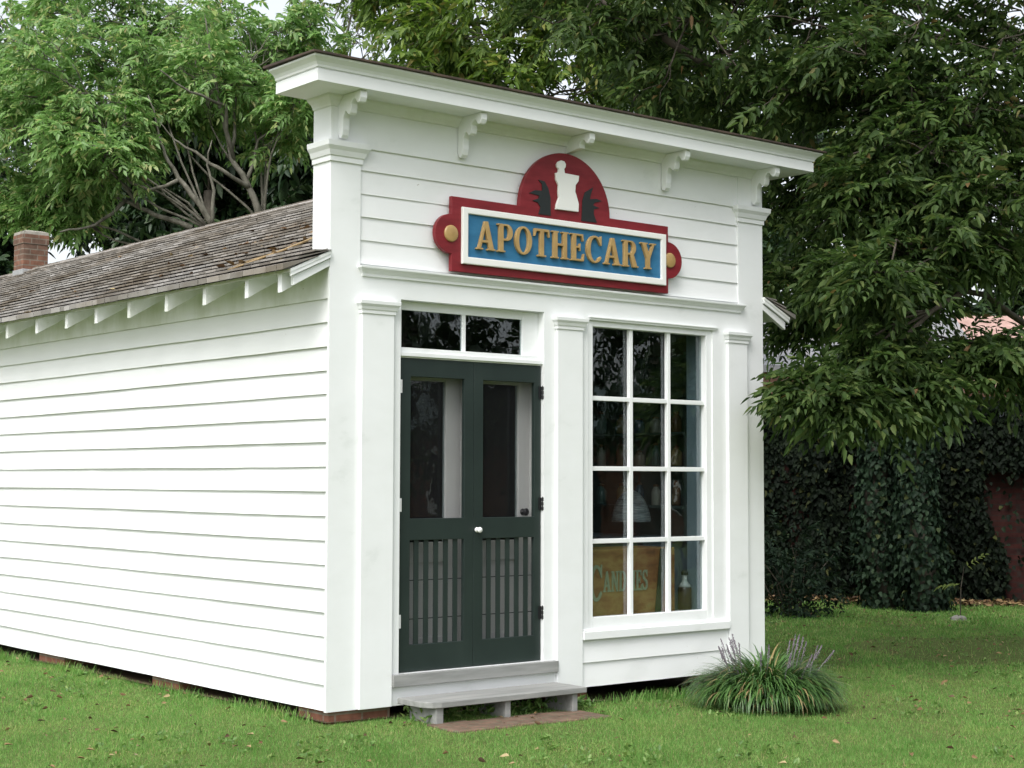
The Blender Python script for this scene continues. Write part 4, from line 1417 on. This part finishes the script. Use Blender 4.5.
# fallen leaves over the lawn
x = r.uniform(-5, 15, 9000)
y = r.uniform(-6, 9, 9000)
pts = np.stack([x, y, gz(x, y) + .035 + r.uniform(-.02, .006, 9000)], 1)
ok, w_, px, py = visible(pts)
ok &= ~((x > -.05) & (x < W + .05) & (y > -.05)) & ((x - wa[0]) * wn[0] + (y - wa[1]) * wn[1] > .2)
ok &= r.uniform(0, 1, 9000) < .32
scatter_leaves('fallen_leaves', pts[ok], .6, .018, .06, .5, FALLEN, 'dry brown leaves scattered over the lawn', 'fallen leaves', False)
# leaf litter at the wall's foot
u = r.uniform(-1, WLEN, 2200)
o = .25 + np.abs(r.normal(0, .28, 2200))
x = wa[0] + wd_[0] * u + wn[0] * o
y = wa[1] + wd_[1] * u + wn[1] * o
scatter_leaves('leaf_litter', np.stack([x, y, gz(x, y) + r.uniform(.01, .06, 2200)], 1), .5, .06, .11, .5, FALLEN, 'brown leaf litter along the foot of the ivy wall', 'leaf litter', False)
# debris on the shingles
x = np.concatenate([r.uniform(-.3, 1.9, 90), r.normal(.55, .25, 90)])
y = np.concatenate([r.uniform(.3, 6.5, 90), r.normal(1.7, .7, 90)])
x, y = np.clip(x, -.33, 2.0), np.clip(y, .26, 12)
z = np.array([roof_z(a) for a in x]) + .036
scatter_leaves('roof_litter', np.stack([x, y, z], 1), .5, .04, .09, .45, FALLEN, 'dry leaves and bits caught on the shingle roof', 'leaf litter', False)
TW = empty('fallen_twig', (.3, .6, 3.4), 'long dry twig lying on the shingles beside the false front', 'twig')


def rp(x, y, h=.05):
    return (x, y, roof_z(x) + h)


mb = MB().tube([rp(-.22, .95), rp(.05, .72), rp(.30, .52, .06), rp(.55, .36, .06), rp(.72, .25)], [.006, .008, .010, .009, .006], 6)
mb.tube([rp(.05, .72), rp(-.08, .85, .06), rp(-.12, 1.05)], [.006, .005, .003], 5)
mb.tube([rp(.30, .52, .06), rp(.42, .62, .07), rp(.5, .8)], [.006, .005, .003], 5)
mb.build('stem', TWIG, TW)
P = np.array([rp(.05, .72, .06), rp(.2, .6, .07), rp(-.12, .98, .06), rp(.5, .8, .06), rp(.33, .5, .08), rp(.02, .78, .06), rp(-.18, .93, .06)])
D = norm(r.normal(0, 1, (7, 3)) * (1, 1, .2))
for i in range(7):
    V, Q = leaf_quads(P[i:i + 1], D[i:i + 1], norm(np.array([[0, 0, 1.]]) + r.normal(0, .4, (1, 3))), np.full(1, .1), np.full(1, .045))
    q = quadmesh('dry_leaf', V - np.array(TW.location), Q, FALLEN)
    q.parent = TW

# ================================================================== LILYTURF CLUMP
c = np.array([3.16, -.92, 0])
c[2] = gz(c[0], c[1])
LT = empty('lilyturf_clump', tuple(c), 'round clump of dark strap leaved lilyturf with mauve flower spikes at the shop corner', 'plant')
n, seg = 2900, 8
a = r.uniform(0, 6.283, n)
rb = .29 * np.sqrt(r.uniform(0, 1, n))
base = np.stack([c[0] + rb * np.cos(a), c[1] + rb * np.sin(a), np.full(n, c[2] - .01)], 1)
a2 = a + r.normal(0, .45, n)
out_ = np.stack([np.cos(a2), np.sin(a2), np.zeros(n)], 1)
Ln = r.uniform(.42, .64, n) * (1 - .20 * rb / .29)
el = np.clip(1.56 - rb / .29 * .42 + r.normal(0, .14, n), .6, 1.57)
tt = np.linspace(0, 1, seg + 1)
curv = r.uniform(1.4, 2.8, n) + .5 * rb / .29
pos = [base]
for k in range(seg):
    e = el - curv * (tt[k] ** 1.5)
    step = (np.cos(e)[:, None] * out_ + np.sin(e)[:, None] * np.array([0, 0, 1.])) * (Ln / seg)[:, None]
    pos.append(pos[-1] + step)
pos = np.stack(pos, 1)
pos[:, :, 2] = np.maximum(pos[:, :, 2], c[2] + .012 + .02 * r.uniform(0, 1, (n, 1)))
sd = np.stack([-np.sin(a2), np.cos(a2), np.zeros(n)], 1)
wv = np.interp(tt, [0, .2, .7, 1], [.7, 1, .8, .08])
hw = (r.uniform(.005, .0095, n)[:, None] * wv[None])[:, :, None]
Lv = pos + sd[:, None] * hw
Rv = pos - sd[:, None] * hw
V = np.stack([Lv, Rv], 2).reshape(-1, 3)
k0 = np.arange(n)[:, None] * (seg + 1) * 2
Q = np.concatenate([k0 + np.array([2 * j, 2 * j + 1, 2 * j + 3, 2 * j + 2]) for j in range(seg)], 0)
q = quadmesh('blades', V - c, Q, LILY)
q.parent = LT
for i in range(26):
    aa = random.uniform(0, 6.28)
    rr = .32 * math.sqrt(random.uniform(.15, 1))
    b0 = c + np.array([rr * 1.0 * math.cos(aa), rr * 1.0 * math.sin(aa), .1])
    hh = random.uniform(.38, .50) * (1 - .25 * rr / .32)
    t0 = b0 + np.array([rr * .55 * math.cos(aa) + random.uniform(-.05, .05), rr * .55 * math.sin(aa) + random.uniform(-.05, .05), hh])
    mb = MB().tube([b0, (b0 + t0) / 2 + (0, 0, .03), t0], [.003, .003, .002], 5)
    ax = (t0 - b0) / np.linalg.norm(t0 - b0)
    for k in range(34):
        f = k / 34
        pp = t0 - ax * (.11 * (1 - f))
        an = random.uniform(0, 6.28)
        o_ = np.array([math.cos(an), math.sin(an), random.uniform(-.2, .4)]) * random.uniform(.004, .010) * (1.15 - f * .7)
        sz = random.uniform(.003, .005)
        p_ = pp + o_
        mb.add([p_ + (sz, 0, 0), p_ + (0, sz, 0), p_ - (sz, 0, 0), p_ - (0, sz, 0), p_ + (0, 0, sz * 1.3), p_ - (0, 0, sz * 1.3)],
               [(0, 1, 4), (1, 2, 4), (2, 3, 4), (3, 0, 4), (1, 0, 5), (2, 1, 5), (3, 2, 5), (0, 3, 5)])
    mb.build('flower_spike', SPIKE, LT)

# ================================================================== LIGHT
SUN_EL, SUN_AZ = 52, -118      # azimuth measured from +y towards +x: light comes from the left front
dv = Vector((math.sin(R_(SUN_AZ)) * math.cos(R_(SUN_EL)), math.cos(R_(SUN_AZ)) * math.cos(R_(SUN_EL)), math.sin(R_(SUN_EL))))
sl = bpy.data.lights.new('sun', 'SUN')
sl.energy = .8
sl.angle = R_(35)
sl.color = (1, .995, .98)
so = bpy.data.objects.new('sun', sl)
COL.objects.link(so)
so.rotation_euler = dv.to_track_quat('Z', 'Y').to_euler()
wld = bpy.data.worlds.new('World')
S.world = wld
wld.use_nodes = True
nt = wld.node_tree
bg = nt.nodes['Background']
sky = nt.nodes.new('ShaderNodeTexSky')
sky.sky_type = 'NISHITA'
sky.sun_disc = False
sky.sun_elevation = R_(SUN_EL)
sky.sun_rotation = R_(SUN_AZ)
sky.air_density = 1.0
sky.dust_density = 4.0
sky.ozone_density = 1.0
hs = nt.nodes.new('ShaderNodeHueSaturation')
hs.inputs['Saturation'].default_value = .28
nt.links.new(sky.outputs[0], hs.inputs['Color'])
nt.links.new(hs.outputs[0], bg.inputs['Color'])
bg.inputs['Strength'].default_value = .15
S.view_settings.view_transform = 'Standard'
S.view_settings.look = 'None'
S.view_settings.gamma = 1
S.view_settings.exposure = 1.0
S.cycles.max_bounces = 10
S.cycles.transparent_max_bounces = 16
S.cycles.use_denoising = True
